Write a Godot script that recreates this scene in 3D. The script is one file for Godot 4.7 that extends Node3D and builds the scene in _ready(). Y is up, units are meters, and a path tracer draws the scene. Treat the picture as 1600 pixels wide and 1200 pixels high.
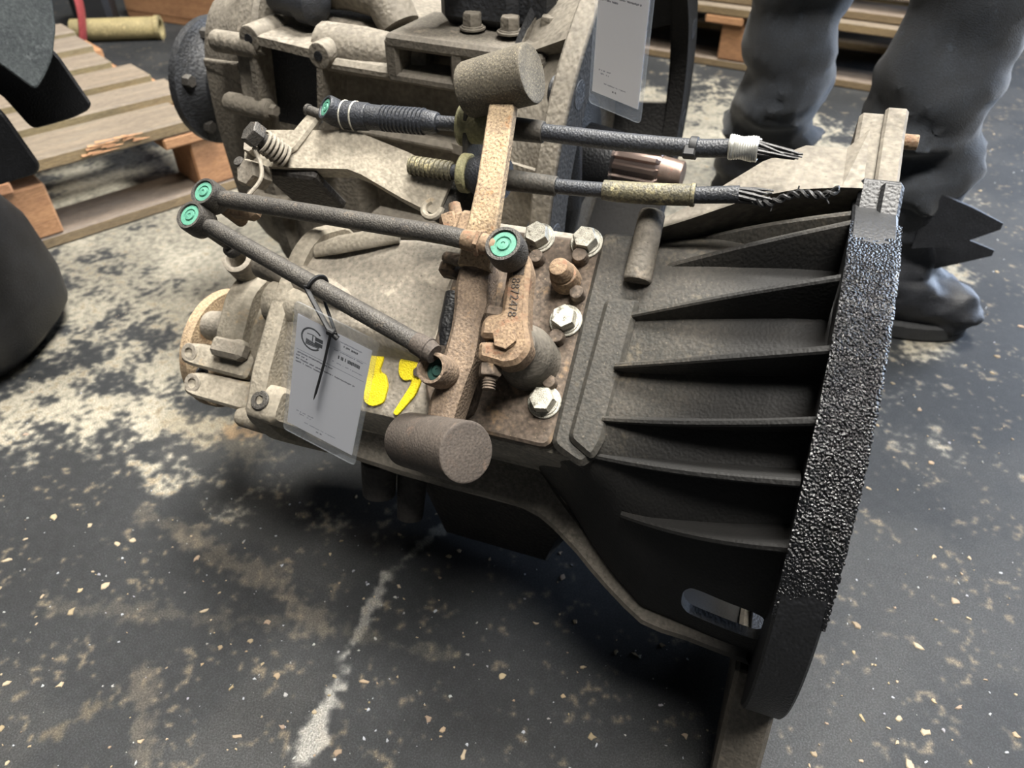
extends Node3D
# A workshop floor with a used truck gearbox lying on it, another one behind it.
# World: x right, y up, -z away from the camera. The front gearbox has a frame of its own:
# x along its shaft (0 at the engine face), d away from the shaft through the shift cover, s across.

const YAW := 0.38118
const PITCH := 0.13963
const GEAR_AT := Vector3(0.2360, 0.2212, -0.3878)
const R2 := 0.70710678

var M := {}
var taken := {}

# ------------------------------------------------------------------ mesh building
class MB:
	var v := PackedVector3Array()
	var c := PackedColorArray()
	var col := Color.WHITE
	var xf := Transform3D.IDENTITY
	func t(a: Vector3, b: Vector3, d: Vector3) -> void:
		v.append(xf * a); v.append(xf * b); v.append(xf * d)
		c.append(col); c.append(col); c.append(col)
	func q(a: Vector3, b: Vector3, d: Vector3, e: Vector3) -> void:
		t(a, b, d); t(a, d, e)
	func close(start: int) -> void:      # turns a closed shell outwards
		var s := 0.0
		if v.size() <= start: return
		var o := v[start]
		for i in range(start, v.size(), 3):
			s += (v[i] - o).dot((v[i + 1] - o).cross(v[i + 2] - o))
		if s < 0.0:
			for i in range(start, v.size(), 3):
				var k := v[i + 1]; v[i + 1] = v[i + 2]; v[i + 2] = k
				var kc := c[i + 1]; c[i + 1] = c[i + 2]; c[i + 2] = kc
	func loft(loops: Array, caps := true, ring := false) -> void:
		var start := v.size()
		var n: int = loops[0].size()
		var last := loops.size() if ring else loops.size() - 1
		for i in last:
			var A: PackedVector3Array = loops[i]
			var B: PackedVector3Array = loops[(i + 1) % loops.size()]
			for j in n:
				var k := (j + 1) % n
				q(A[j], A[k], B[k], B[j])
		if caps and not ring:
			fan(loops[0], true); fan(loops[-1], false)
		close(start)
	func fan(L: PackedVector3Array, rev: bool) -> void:
		var m := Vector3.ZERO
		for p in L: m += p
		m /= L.size()
		for j in L.size():
			var k := (j + 1) % L.size()
			if rev: t(L[k], L[j], m)
			else: t(L[j], L[k], m)
	# profile = Vector2(radius, distance along dir); closed by its own ends at radius 0 or as a ring
	func lathe(o: Vector3, dir: Vector3, prof: Array, n := 24, closed := false, ph := 0.0) -> void:
		dir = dir.normalized()
		var u := dir.cross(Vector3.UP if absf(dir.y) < 0.9 else Vector3.RIGHT).normalized()
		var w := dir.cross(u)
		var loops := []
		for p in prof:
			var L := PackedVector3Array()
			for j in n:
				var a := TAU * j / n + ph
				L.append(o + dir * p.y + (u * cos(a) + w * sin(a)) * maxf(p.x, 1e-5))
			loops.append(L)
		loft(loops, not closed, closed)
	func cyl(a: Vector3, b: Vector3, r0: float, r1: float, bev := 0.001, n := 24) -> void:
		var h := a.distance_to(b)
		lathe(a, b - a, [Vector2(r0 - bev, 0), Vector2(r0 - bev * 0.3, bev * 0.3), Vector2(r0, bev), Vector2(r1, h - bev), Vector2(r1 - bev * 0.3, h - bev * 0.3), Vector2(r1 - bev, h)], n)
	func ring_(o: Vector3, dir: Vector3, r0: float, r1: float, h: float, n := 32, bev := 0.001) -> void:
		lathe(o, dir, [Vector2(r0, 0), Vector2(r1 - bev, 0), Vector2(r1, bev), Vector2(r1, h - bev), Vector2(r1 - bev, h), Vector2(r0, h)], n, true)
	func hexa(o: Vector3, dir: Vector3, r: float, h: float, ph := 0.0) -> void:
		lathe(o, dir, [Vector2(r, 0), Vector2(r, h * 0.86), Vector2(r * 0.9, h)], 6, false, ph)
	func tube(path: Array, rad, n := 10, caps := true, flat := 1.0) -> void:
		var loops := []
		var u := Vector3.ZERO
		for i in path.size():
			var d: Vector3
			if i == 0: d = path[1] - path[0]
			elif i == path.size() - 1: d = path[i] - path[i - 1]
			else: d = (path[i + 1] - path[i]).normalized() + (path[i] - path[i - 1]).normalized()
			d = d.normalized()
			if i == 0: u = d.cross(Vector3.UP if absf(d.y) < 0.9 else Vector3.RIGHT)
			u = (u - d * u.dot(d)).normalized()
			var w := d.cross(u)
			var r: float = rad[i] if rad is Array else rad
			var L := PackedVector3Array()
			for j in n:
				var a := TAU * j / n
				L.append(path[i] + u * cos(a) * r + w * sin(a) * r * flat)
			loops.append(L)
		loft(loops, caps)
	# box with chamfered edges; axes are the columns of b
	func box(o: Vector3, size: Vector3, bev := 0.002, b := Basis.IDENTITY) -> void:
		var h := size / 2.0
		bev = minf(bev, minf(h.x, minf(h.y, h.z)) * 0.9)
		var loops := []
		for lv in [[-h.y, bev], [-h.y + bev, 0.0], [h.y - bev, 0.0], [h.y, bev]]:
			var i: float = lv[1]
			var L := PackedVector3Array()
			for p in [Vector2(h.x - i, h.z - bev), Vector2(h.x - bev, h.z - i), Vector2(-h.x + bev, h.z - i), Vector2(-h.x + i, h.z - bev), Vector2(-h.x + i, -h.z + bev), Vector2(-h.x + bev, -h.z + i), Vector2(h.x - bev, -h.z + i), Vector2(h.x - i, -h.z + bev)]:
				L.append(o + b * Vector3(p.x, lv[0], p.y))
			loops.append(L)
		loft(loops)
	# outline in the plane of u and w, pushed out along n from t0 to t1
	func prism(pl: PackedVector2Array, o: Vector3, u: Vector3, w: Vector3, n: Vector3, t0: float, t1: float, bev := 0.001) -> void:
		var start := v.size()
		if Geometry2D.is_polygon_clockwise(pl): pl.reverse()
		var inn := inset(pl, bev)
		while bev > 1e-5 and Geometry2D.triangulate_polygon(inn).is_empty():
			bev *= 0.5
			inn = inset(pl, bev)
		var lev := [[inn, t0], [pl, t0 + bev], [pl, t1 - bev], [inn, t1]]
		var loops := []
		for l in lev:
			var L := PackedVector3Array()
			for p in l[0]: L.append(o + u * p.x + w * p.y + n * l[1])
			loops.append(L)
		for i in 3:
			for j in pl.size():
				var k := (j + 1) % pl.size()
				q(loops[i][j], loops[i][k], loops[i + 1][k], loops[i + 1][j])
		var tr := Geometry2D.triangulate_polygon(inn)
		for i in range(0, tr.size(), 3):
			t(loops[3][tr[i]], loops[3][tr[i + 1]], loops[3][tr[i + 2]])
			t(loops[0][tr[i]], loops[0][tr[i + 2]], loops[0][tr[i + 1]])
		# triangulate_polygon may turn either way: make both caps agree with the walls
		if tr.size() >= 3:
			var a := inn[tr[0]]; var b := inn[tr[1]]; var d := inn[tr[2]]
			if (b - a).cross(d - a) < 0.0:
				for i in range(v.size() - tr.size() * 2, v.size(), 3):
					var k := v[i + 1]; v[i + 1] = v[i + 2]; v[i + 2] = k
		close(start)
	static func inset(pl: PackedVector2Array, by: float) -> PackedVector2Array:
		var out := PackedVector2Array()
		var n := pl.size()
		for i in n:
			var a := (pl[i] - pl[(i + n - 1) % n]).normalized()
			var b := (pl[(i + 1) % n] - pl[i]).normalized()
			var na := Vector2(-a.y, a.x); var nb := Vector2(-b.y, b.x)
			var m := na + nb
			var k := m.dot(na)
			out.append(pl[i] + m / maxf(k, 0.5) * by)
		return out
	# normals averaged over faces that meet at less than the crease angle
	func mesh(crease := 38.0) -> ArrayMesh:
		var lim := cos(deg_to_rad(crease))
		var nf := v.size() / 3
		var fn := PackedVector3Array(); fn.resize(nf)
		var ff := PackedVector3Array(); ff.resize(nf)
		var at := {}
		var id := PackedInt32Array(); id.resize(v.size())
		var lists := []
		for f in nf:
			var cr := (v[f * 3 + 1] - v[f * 3]).cross(v[f * 3 + 2] - v[f * 3])
			ff[f] = cr; fn[f] = cr.normalized()
			for k in 3:
				var p := Vector3i(v[f * 3 + k] * 50000.0)
				var w = at.get(p, -1)
				if w < 0:
					w = lists.size(); at[p] = w; lists.append(PackedInt32Array())
				id[f * 3 + k] = w
				lists[w].append(f)
		var P := PackedVector3Array(); var N := PackedVector3Array(); var C := PackedColorArray()
		P.resize(v.size()); N.resize(v.size()); C.resize(v.size())
		for f in nf:
			var n0 := fn[f]
			for k in 3:
				var s := Vector3.ZERO
				for g in lists[id[f * 3 + k]]:
					if fn[g].dot(n0) >= lim: s += ff[g]
				if s.length_squared() < 1e-24: s = n0
				var i: int = f * 3 + [0, 2, 1][k]
				P[i] = v[f * 3 + k]; N[i] = s.normalized(); C[i] = c[f * 3 + k]
		var a := []; a.resize(Mesh.ARRAY_MAX)
		a[Mesh.ARRAY_VERTEX] = P; a[Mesh.ARRAY_NORMAL] = N; a[Mesh.ARRAY_COLOR] = C
		var am := ArrayMesh.new()
		am.add_surface_from_arrays(Mesh.PRIMITIVE_TRIANGLES, a)
		return am

# ------------------------------------------------------------------ tree building
func numbered(called: String) -> String:
	var n: int = taken.get(called, 0)
	taken[called] = n + 1
	return called if n == 0 else "%s_%03d" % [called, n]

func thing(called: String, label: String, category: String, xf := Transform3D.IDENTITY, group := "") -> Node3D:
	var o := Node3D.new()
	o.name = numbered(called)
	o.transform = xf
	o.set_meta("label", label); o.set_meta("category", category)
	if group: o.set_meta("group", group)
	add_child(o)
	return o

func part(mb: MB, called: String, m: Material, parent: Node, crease := 38.0) -> MeshInstance3D:
	var o := MeshInstance3D.new()
	o.mesh = mb.mesh(crease)
	o.material_override = m
	o.cast_shadow = GeometryInstance3D.SHADOW_CASTING_SETTING_ON
	if parent == self: o.name = numbered(called)
	else: o.name = called
	parent.add_child(o, true)
	return o

func G(x: float, s: float, d: float) -> Vector3: return Vector3(x, d, -s)
func P2(a: Array) -> PackedVector2Array:
	var r := PackedVector2Array()
	for i in range(0, a.size(), 2): r.append(Vector2(a[i], a[i + 1]))
	return r
# rounds every corner of an outline
func rounded(pl: PackedVector2Array, r: float, n := 3) -> PackedVector2Array:
	var out := PackedVector2Array()
	var c := pl.size()
	for i in c:
		var p := pl[i]; var a := pl[(i + c - 1) % c]; var b := pl[(i + 1) % c]
		var k := minf(r, 0.45 * minf(p.distance_to(a), p.distance_to(b)))
		var s := p + (a - p).normalized() * k; var e := p + (b - p).normalized() * k
		for j in n + 1:
			var t := float(j) / n
			out.append(s.lerp(p, t).lerp(p.lerp(e, t), t))
	return out
func rect(x0: float, y0: float, x1: float, y1: float, r := 0.0) -> PackedVector2Array:
	var p := P2([x0, y0, x1, y0, x1, y1, x0, y1])
	return rounded(p, r) if r > 0.0 else p
# a loop of (s, d) at distance x, as points of the gearbox frame
func loop(pl: PackedVector2Array, x: float) -> PackedVector3Array:
	var L := PackedVector3Array()
	for p in pl: L.append(G(x, p.x, p.y))
	return L
func spline(p: Array, k: int) -> Array:     # Catmull-Rom through points
	var out := []
	for i in p.size() - 1:
		var a = p[maxi(i - 1, 0)]; var b = p[i]; var c = p[i + 1]; var d = p[mini(i + 2, p.size() - 1)]
		for j in k:
			var t := float(j) / k
			out.append(0.5 * ((2.0 * b) + (c - a) * t + (2.0 * a - 5.0 * b + 4.0 * c - d) * t * t + (3.0 * b - a - 3.0 * c + d) * t * t * t))
	out.append(p[-1])
	return out

# ------------------------------------------------------------------ materials
func noise(freq: float, seed_: int, oct := 4, kind := FastNoiseLite.TYPE_SIMPLEX_SMOOTH) -> FastNoiseLite:
	var n := FastNoiseLite.new()
	n.seed = seed_; n.frequency = freq; n.noise_type = kind
	n.fractal_type = FastNoiseLite.FRACTAL_FBM; n.fractal_octaves = oct
	return n

func bytes_of(n: FastNoiseLite, size: int) -> PackedByteArray:
	return n.get_seamless_image(size, size).get_data()

# a tiling skin: base colours mixed by fine noise, a second colour in blotches, a third in small specks
func skin(lo: Color, hi: Color, blot: Color, cover: float, speck: Color, specks: float, seed_: int, size := 256) -> ImageTexture:
	var fine := bytes_of(noise(0.14, seed_, 5), size)
	var big := bytes_of(noise(0.016, seed_ + 7, 5), size)
	var dot := bytes_of(noise(0.22, seed_ + 13, 2), size)
	var out := PackedByteArray(); out.resize(size * size * 3)
	var cb := 1.0 - cover; var cs := 1.0 - specks
	for i in size * size:
		var t := fine[i] / 255.0 * 0.62 + big[i] / 255.0 * 0.38
		var c := lo.lerp(hi, clampf((t - 0.5) * 1.9 + 0.5, 0.0, 1.0))
		var b := (big[(i * 1 + size * 37) % (size * size)] / 255.0) * 0.75 + fine[i] / 255.0 * 0.25
		if cover > 0.0: c = c.lerp(blot, clampf((b - cb) * 7.0, 0.0, 1.0))
		if specks > 0.0: c = c.lerp(speck, clampf((dot[i] / 255.0 - cs) * 8.0, 0.0, 1.0))
		out[i * 3] = int(c.r * 255.0); out[i * 3 + 1] = int(c.g * 255.0); out[i * 3 + 2] = int(c.b * 255.0)
	var im := Image.create_from_data(size, size, false, Image.FORMAT_RGB8, out)
	return ImageTexture.create_from_image(im)

func bumps(freq: float, seed_: int, strength: float, size := 320, oct := 4) -> ImageTexture:
	var im := noise(freq, seed_, oct).get_seamless_image(size, size)
	im.convert(Image.FORMAT_RGBA8)
	im.bump_map_to_normal_map(strength)
	return ImageTexture.create_from_image(im)

func mat(tex: Texture2D, rough: float, metal := 0.0, nrm: Texture2D = null, nscale := 1.0, scale := 6.0, tint := Color.WHITE) -> StandardMaterial3D:
	var m := StandardMaterial3D.new()
	m.albedo_color = tint
	if tex:
		m.albedo_texture = tex
	m.uv1_triplanar = true
	m.uv1_scale = Vector3.ONE * scale
	m.uv1_triplanar_sharpness = 4.0
	m.roughness = rough; m.metallic = metal
	if nrm:
		m.normal_enabled = true; m.normal_texture = nrm; m.normal_scale = nscale
	m.vertex_color_use_as_albedo = true
	return m

func plain(col: Color, rough: float, metal := 0.0) -> StandardMaterial3D:
	var m := StandardMaterial3D.new()
	m.albedo_color = col; m.roughness = rough; m.metallic = metal
	return m

func h(x: String) -> Color: return Color.html(x)

func make_materials() -> void:
	var grain := bumps(0.2, 3, 2.2)
	var coarse := bumps(0.12, 5, 3.0)
	var tar := bumps(0.15, 9, 9.0, 384, 3)
	M.dusty = mat(skin(h("68635a"), h("8d8578"), h("9a9283"), 0.34, h("4e4941"), 0.2, 11), 0.82, 0.0, grain, 0.3, 5.0)
	M.pale = mat(skin(h("6f695d"), h("968e7f"), h("8d7a5e"), 0.28, h("6a6051"), 0.16, 12), 0.8, 0.0, grain, 0.3, 5.0)
	M.grimy = mat(skin(h("3b332b"), h("65584c"), h("75614b"), 0.34, h("887861"), 0.2, 13), 0.85, 0.0, coarse, 0.3, 6.0)
	M.dark = mat(skin(h("272622"), h("403c36"), h("4d473c"), 0.3, h("5e564c"), 0.2, 14), 0.72, 0.1, grain, 0.28, 6.0)
	M.black = mat(skin(h("0d0e10"), h("1c1d20"), h("26272a"), 0.25, h("3a3a3a"), 0.12, 15), 0.5, 0.0, grain, 0.5, 6.0)
	M.tar = mat(skin(h("0a0b0d"), h("16171a"), h("2a2c30"), 0.18, h("08090a"), 0.1, 16), 0.27, 0.0, tar, 0.9, 9.0)
	M.under = mat(skin(h("1c1a18"), h("302c28"), h("3a342d"), 0.25, h("48423a"), 0.14, 17), 0.8, 0.0, coarse, 0.6, 5.0)
	M.rust = mat(skin(h("5a4a3a"), h("87725a"), h("6d503c"), 0.34, h("46352a"), 0.26, 18), 0.85, 0.0, coarse, 0.35, 9.0)
	M.rusty_bar = mat(skin(h("766653"), h("a38f71"), h("8b694a"), 0.30, h("574738"), 0.3, 19), 0.85, 0.0, coarse, 0.45, 9.0)
	M.steel = mat(skin(h("33312f"), h("4f4c47"), h("5a5147"), 0.25, h("756c61"), 0.2, 20), 0.62, 0.3, grain, 0.6, 10.0)
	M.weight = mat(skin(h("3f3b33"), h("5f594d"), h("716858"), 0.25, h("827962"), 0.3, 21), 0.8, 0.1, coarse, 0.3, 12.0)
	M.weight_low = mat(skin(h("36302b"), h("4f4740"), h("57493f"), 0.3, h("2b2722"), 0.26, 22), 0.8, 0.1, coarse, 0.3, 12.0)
	M.arm = mat(skin(h("51453a"), h("7c6b59"), h("735f4a"), 0.3, h("3b322b"), 0.22, 45), 0.8, 0.1, coarse, 0.6, 10.0)
	M.cast_mid = mat(skin(h("46423b"), h("625c53"), h("696156"), 0.3, h("35312b"), 0.2, 46), 0.8, 0.0, grain, 0.3, 6.0)
	M.zinc = mat(skin(h("7c7a70"), h("c8c4b6"), h("4c483e"), 0.32, h("2e2a24"), 0.24, 23), 0.5, 0.25, coarse, 0.7, 30.0)
	M.rubber = mat(skin(h("1e2023"), h("30333a"), h("3e4248"), 0.22, h("565656"), 0.16, 24), 0.55, 0.0, grain, 0.5, 8.0)
	M.sleeve = mat(skin(h("3a3830"), h("6e6850"), h("8f8664"), 0.36, h("2a2822"), 0.22, 25), 0.6, 0.0, grain, 0.5, 9.0)
	M.khaki = mat(skin(h("6c6a4e"), h("8e8a68"), h("55533e"), 0.3, h("a19c7c"), 0.18, 26), 0.6, 0.0, grain, 0.4, 8.0)
	M.teal = mat(skin(h("3c6f5f"), h("588f79"), h("315c4f"), 0.25, h("749f8e"), 0.16, 27), 0.5, 0.0, grain, 0.4, 30.0)
	M.dark_teal = plain(h("22403a"), 0.5)
	M.wire = mat(skin(h("a9a9a4"), h("d8d8d2"), h("5a5a58"), 0.2, h("3a3a3a"), 0.2, 28), 0.4, 0.6, grain, 0.5, 40.0)
	M.dull_wire = mat(skin(h("2b2b2c"), h("4c4c4c"), h("5c5c5a"), 0.2, h("1a1a1a"), 0.2, 29), 0.45, 0.5, grain, 0.5, 40.0)
	M.spline = plain(h("8a7a72"), 0.28, 0.9)
	M.copper = mat(skin(h("75645a"), h("94847a"), h("a0604c"), 0.3, h("c0a898"), 0.1, 31), 0.35, 0.6, grain, 0.3, 20.0)
	M.yellow = mat(skin(h("b8a600"), h("d8c612"), h("8d8414"), 0.3, h("6a6424"), 0.24, 32), 0.6, 0.0, coarse, 0.8, 16.0)
	M.nylon = plain(h("0d0e10"), 0.6)
	M.back_alu = mat(skin(h("544f47"), h("726c61"), h("7a7368"), 0.3, h("433f39"), 0.16, 33), 0.8, 0.0, grain, 0.4, 3.5)
	M.back_dark = mat(skin(h("1a1b1d"), h("303236"), h("3c3e42"), 0.25, h("4a4a48"), 0.12, 34), 0.55, 0.0, grain, 0.4, 4.0)
	M.wood = mat(skin(h("5b5248"), h("786d5f"), h("686056"), 0.34, h("6f5b45"), 0.16, 35), 0.85, 0.0, grain, 0.4, 3.0)
	M.wood_raw = mat(skin(h("7d5a3e"), h("a07854"), h("8a6446"), 0.3, h("654630"), 0.14, 36), 0.85, 0.0, grain, 0.4, 3.0)
	M.wood.uv1_scale = Vector3(1.2, 9, 9)
	M.wood_raw.uv1_scale = Vector3(1.2, 9, 9)
	M.denim = mat(skin(h("13171c"), h("20262e"), h("283039"), 0.25, h("2a2f36"), 0.2, 37), 0.85, 0.0, grain, 0.5, 8.0)
	M.denim.rim_enabled = true; M.denim.rim = 0.35
	M.leather = mat(skin(h("17191d"), h("292b30"), h("333438"), 0.25, h("191a1c"), 0.2, 38), 0.55, 0.0, grain, 0.5, 8.0)
	M.sole = mat(skin(h("1a1b1c"), h("2a2b2c"), h("343434"), 0.25, h("4a4a48"), 0.14, 39), 0.8, 0.0, grain, 0.5, 8.0)
	M.red = mat(skin(h("7d3030"), h("a34a48"), h("6a2a2a"), 0.25, h("b87070"), 0.14, 40), 0.5, 0.0, grain, 0.3, 4.0)
	M.tan_tube = mat(skin(h("6e6446"), h("93875f"), h("a89a70"), 0.3, h("54492f"), 0.18, 41), 0.7, 0.0, grain, 0.3, 4.0)
	M.fan_gray = mat(skin(h("232628"), h("343839"), h("404445"), 0.3, h("1a1c1e"), 0.18, 42), 0.92, 0.0, grain, 0.5, 5.0)
	M.fan_gray.metallic_specular = 0.2
	M.blue = mat(skin(h("1f4a7c"), h("2c5f98"), h("27527f"), 0.3, h("6a8cae"), 0.1, 43), 0.5, 0.0, grain, 0.3, 2.0)
	M.plaster = plain(h("45474a"), 0.9)
	M.roof = plain(h("383a3c"), 0.9)
	M.skin = plain(h("a97f66"), 0.6)
	M.hair = plain(h("1d1a18"), 0.7)
	M.jacket = mat(skin(h("202329"), h("30343c"), h("383d46"), 0.25, h("1a1c20"), 0.1, 44), 0.9, 0.0, grain, 0.4, 6.0)
	var g := StandardMaterial3D.new()
	g.albedo_color = Color(0.82, 0.85, 0.88, 0.09); g.transparency = BaseMaterial3D.TRANSPARENCY_ALPHA; g.roughness = 0.12
	M.laminate = g

func _ready() -> void:
	var cam := Camera3D.new()
	cam.name = "camera"
	cam.position = Vector3(0, 0.616, 0)
	cam.rotation_degrees = Vector3(-40, 0, 0)
	cam.near = 0.02; cam.far = 60.0
	var ca := CameraAttributesPhysical.new()
	ca.frustum_focal_length = 23.0          # a 24 mm high sensor: 55.1 degrees, 1150 pixels in a frame of 1200
	ca.frustum_focus_distance = 0.48
	ca.exposure_aperture = 9.0
	ca.frustum_near = 0.02; ca.frustum_far = 60.0
	cam.attributes = ca
	cam.fov = 55.1
	add_child(cam)
	cam.current = true
	var env := Environment.new()
	env.background_mode = Environment.BG_SKY
	var sky := Sky.new()
	var sm := ProceduralSkyMaterial.new()
	sm.sky_top_color = Color(0.55, 0.66, 0.85); sm.sky_horizon_color = Color(0.86, 0.9, 0.96)
	sm.ground_bottom_color = Color(0.35, 0.36, 0.37); sm.ground_horizon_color = Color(0.7, 0.72, 0.74)
	sm.sky_energy_multiplier = 3.0; sm.ground_energy_multiplier = 1.0
	sky.sky_material = sm
	env.sky = sky
	env.ambient_light_source = Environment.AMBIENT_SOURCE_SKY
	env.tonemap_mode = Environment.TONE_MAPPER_LINEAR
	env.tonemap_exposure = 0.82
	env.sdfgi_enabled = true; env.ssao_enabled = true; env.ssil_enabled = true
	var we := WorldEnvironment.new()
	we.name = "environment"; we.environment = env
	add_child(we)
	make_materials()
	# lamps: a large luminaire over the floor behind the gearbox, a smaller one at the left, and an added fill behind the viewer
	lamp(Vector3(0.50, 3.0, -1.32), Vector2(1.0, 0.8), 44.0, Color(1.0, 0.985, 0.955), "large white ceiling luminaire above the two gearboxes and the person")
	lamp(Vector3(-1.9, 3.0, -1.4), Vector2(1.2, 0.5), 4.0, Color(1.0, 0.95, 0.88), "white ceiling luminaire above the near pallet on the left")
	lamp(Vector3(0.50, 3.0, 0.30), Vector2(1.2, 0.6), 23.0, Color(1.0, 0.98, 0.95), "added unseen fill lamp above and just behind the viewer")  # added fill lamp, brightens the front tag and levers
	doorway()
	make_room()
	make_floor()
	make_gearbox()
	make_tags()
	make_back_gearbox()
	make_pallet()
	make_person()
	make_fan()
	make_background()

func lamp(at: Vector3, size: Vector2, energy: float, col: Color, label: String) -> void:
	var o := thing("ceiling_lamp", label, "lamp", Transform3D(Basis.IDENTITY, at))
	var mb := MB.new()
	mb.box(Vector3(0, .06, 0), Vector3(size.x + .08, .08, size.y + .08), .01)
	part(mb, "housing", M.plaster, o)
	var df := MB.new()
	df.box(Vector3(0, .015, 0), Vector3(size.x, .02, size.y), .004)
	var m := plain(Color(.9, .9, .88), .6)
	m.emission_enabled = true; m.emission = col; m.emission_energy_multiplier = 2.0
	part(df, "diffuser", m, o)
	for s in [-1, 1]:
		var rod := MB.new()
		rod.cyl(Vector3(s * size.x * .4, .1, 0), Vector3(s * size.x * .4, 3.6 - at.y, 0), .008, .008, .001, 8)
		part(rod, "suspension_rod", M.steel, o)
	var l := AreaLight3D.new()
	l.name = "lamp_light"
	l.area_size = size; l.light_energy = energy; l.light_color = col
	l.area_range = 12.0; l.area_attenuation = 2.0
	l.shadow_enabled = true
	l.rotation_degrees = Vector3(-90, 0, 0)
	o.add_child(l)

# daylight through the open gate in the right wall
func doorway() -> void:
	var l := AreaLight3D.new()
	l.name = "gate_light"
	l.area_size = Vector2(2.6, 2.8); l.light_energy = 30.0; l.light_color = Color(0.87, 0.93, 1.0)
	l.area_range = 14.0; l.area_attenuation = 2.0; l.shadow_enabled = true
	l.position = Vector3(3.95, 1.5, -2.6)
	l.rotation_degrees = Vector3(0, 90, 0)
	add_child(l)

# ------------------------------------------------------------------ the front gearbox
func gear_basis() -> Basis:
	# rolled towards the camera, its rear end a little lower than the bell
	return Basis(Vector3.RIGHT, -PITCH) * Basis(Vector3.UP, -YAW) * Basis(Vector3.RIGHT, PI / 4.0)

func hex_bolt(mb: MB, o: Vector3, dir: Vector3, r: float, hh: float, washer := true, ph := 0.3) -> void:
	var b := o
	dir = dir.normalized()
	if washer:
		mb.ring_(b, dir, r * 0.4, r * 1.32, hh * 0.22, 24, 0.0004)
		b += dir * hh * 0.22
		mb.cyl(b, b + dir * hh * 0.12, r * 1.12, r * 1.1, 0.0003, 24)
		b += dir * hh * 0.12
	mb.hexa(b, dir, r, hh, ph)

# the casting of the bell as control points (s, d) at stations along the shaft
func bell_loop(x: float) -> PackedVector2Array:
	var st := [-0.205, -0.178, -0.150, -0.128, -0.105, -0.05, -0.02]
	var k := [
		[[0.088,0.11],[0.089,0.112],[.090,.121],[.093,.121],[.096,.121],[.099,.121],[.10,.120]],
		[[0.02,0.111],[0.02,0.113],[.02,.125],[.02,.131],[.02,.137],[.02,.150],[.02,.155]],
		[[-0.05,0.111],[-0.05,0.113],[-.050,.125],[-.055,.129],[-.058,.132],[-.063,.141],[-.065,.143]],
		[[-0.058,0.075],[-0.064,0.075],[-.083,.080],[-.096,.088],[-.105,.092],[-.112,.10],[-.115,.103]],
		[[-0.063,0.036],[-0.08,0.037],[-.108,.038],[-.126,.037],[-.141,.036],[-.147,.036],[-.149,.036]],
		[[-0.065,0.029],[-0.083,0.029],[-.110,.030],[-.128,.030],[-.143,.029],[-.150,.029],[-.152,.029]],
		[[-0.08,0.026],[-0.088,0.027],[-.121,.028],[-.138,.028],[-.151,.027],[-.156,.027],[-.157,.027]],
		[[-0.08,0.016],[-0.088,0.017],[-.121,.018],[-.138,.018],[-.151,.016],[-.156,.014],[-.157,.012]],
		[[-.08,.006],[-.088,.0],[-.105,-.01],[-.122,-.02],[-.14,-.02],[-.155,-.02],[-.160,-.02]],
		[[-.085,-.05],[-.095,-.06],[-.115,-.07],[-.135,-.08],[-.15,-.085],[-.16,-.088],[-.163,-.088]],
		[[-.05,-.12],[-.05,-.125],[-.06,-.13],[-.08,-.138],[-.09,-.145],[-.10,-.15],[-.11,-.15]],
		[[0.02,-0.13],[0.02,-0.135],[.02,-.14],[.02,-.15],[.02,-.155],[.02,-.158],[.02,-.157]],
		[[0.085,-0.11],[0.088,-0.115],[.09,-.12],[.095,-.123],[.10,-.124],[.104,-.122],[.106,-.118]],
		[[0.11,-0.03],[0.113,-0.035],[.118,-.04],[.13,-.045],[.14,-.045],[.148,-.043],[.151,-.042]],
		[[0.106,0.05],[0.11,0.055],[.115,.06],[.125,.062],[.132,.064],[.138,.066],[.14,.066]]]
	var i := 0
	while i < 5 and x > st[i + 1]: i += 1
	var t := clampf((x - st[i]) / (st[i + 1] - st[i]), 0.0, 1.0)
	var c := []
	for p in k:
		c.append(Vector2(p[i][0], p[i][1]).lerp(Vector2(p[i + 1][0], p[i + 1][1]), t))
	# rounded between the points, sharp at the ledge
	var out := PackedVector2Array()
	var n := c.size()
	for j in n:
		var soft := j < 4 or j > 8
		var nx := (j + 1) % n
		if j == 3:
			var a: Vector2 = c[2]; var b: Vector2 = c[3]; var d: Vector2 = c[4]; var e: Vector2 = d + (d - b) * 0.5
			for m in 16:
				var u := m / 16.0
				out.append(0.5 * ((2.0 * b) + (d - a) * u + (2.0 * a - 5.0 * b + 4.0 * d - e) * u * u + (3.0 * b - a - 3.0 * d + e) * u * u * u))
		elif j == 4 or j == 5 or j == 6 or j == 7:
			for m in 4: out.append(c[j].lerp(c[nx], m / 4.0))
		else:
			var a: Vector2 = c[(j + n - 1) % n]; var b: Vector2 = c[j]; var d: Vector2 = c[nx]; var e: Vector2 = c[(j + 2) % n]
			if j == 8: a = b - (d - b)
			if j == 3: e = d + (d - b) * 0.5
			for m in 4:
				var u := m / 4.0
				out.append(0.5 * ((2.0 * b) + (d - a) * u + (2.0 * a - 5.0 * b + 4.0 * d - e) * u * u + (3.0 * b - a - 3.0 * d + e) * u * u * u))
	return out

func paint_shade_at(x: float, s: float) -> Color:     # black paint at the engine end; also holds the shade between the ribs
	var t := smoothstep(-0.115, -0.06, x + 0.10 * smoothstep(0.02, -0.12, s) - 0.09 * smoothstep(0.09, 0.12, s))
	return Color(1, 1, 1).lerp(Color(0.07, 0.074, 0.082), t)

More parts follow.
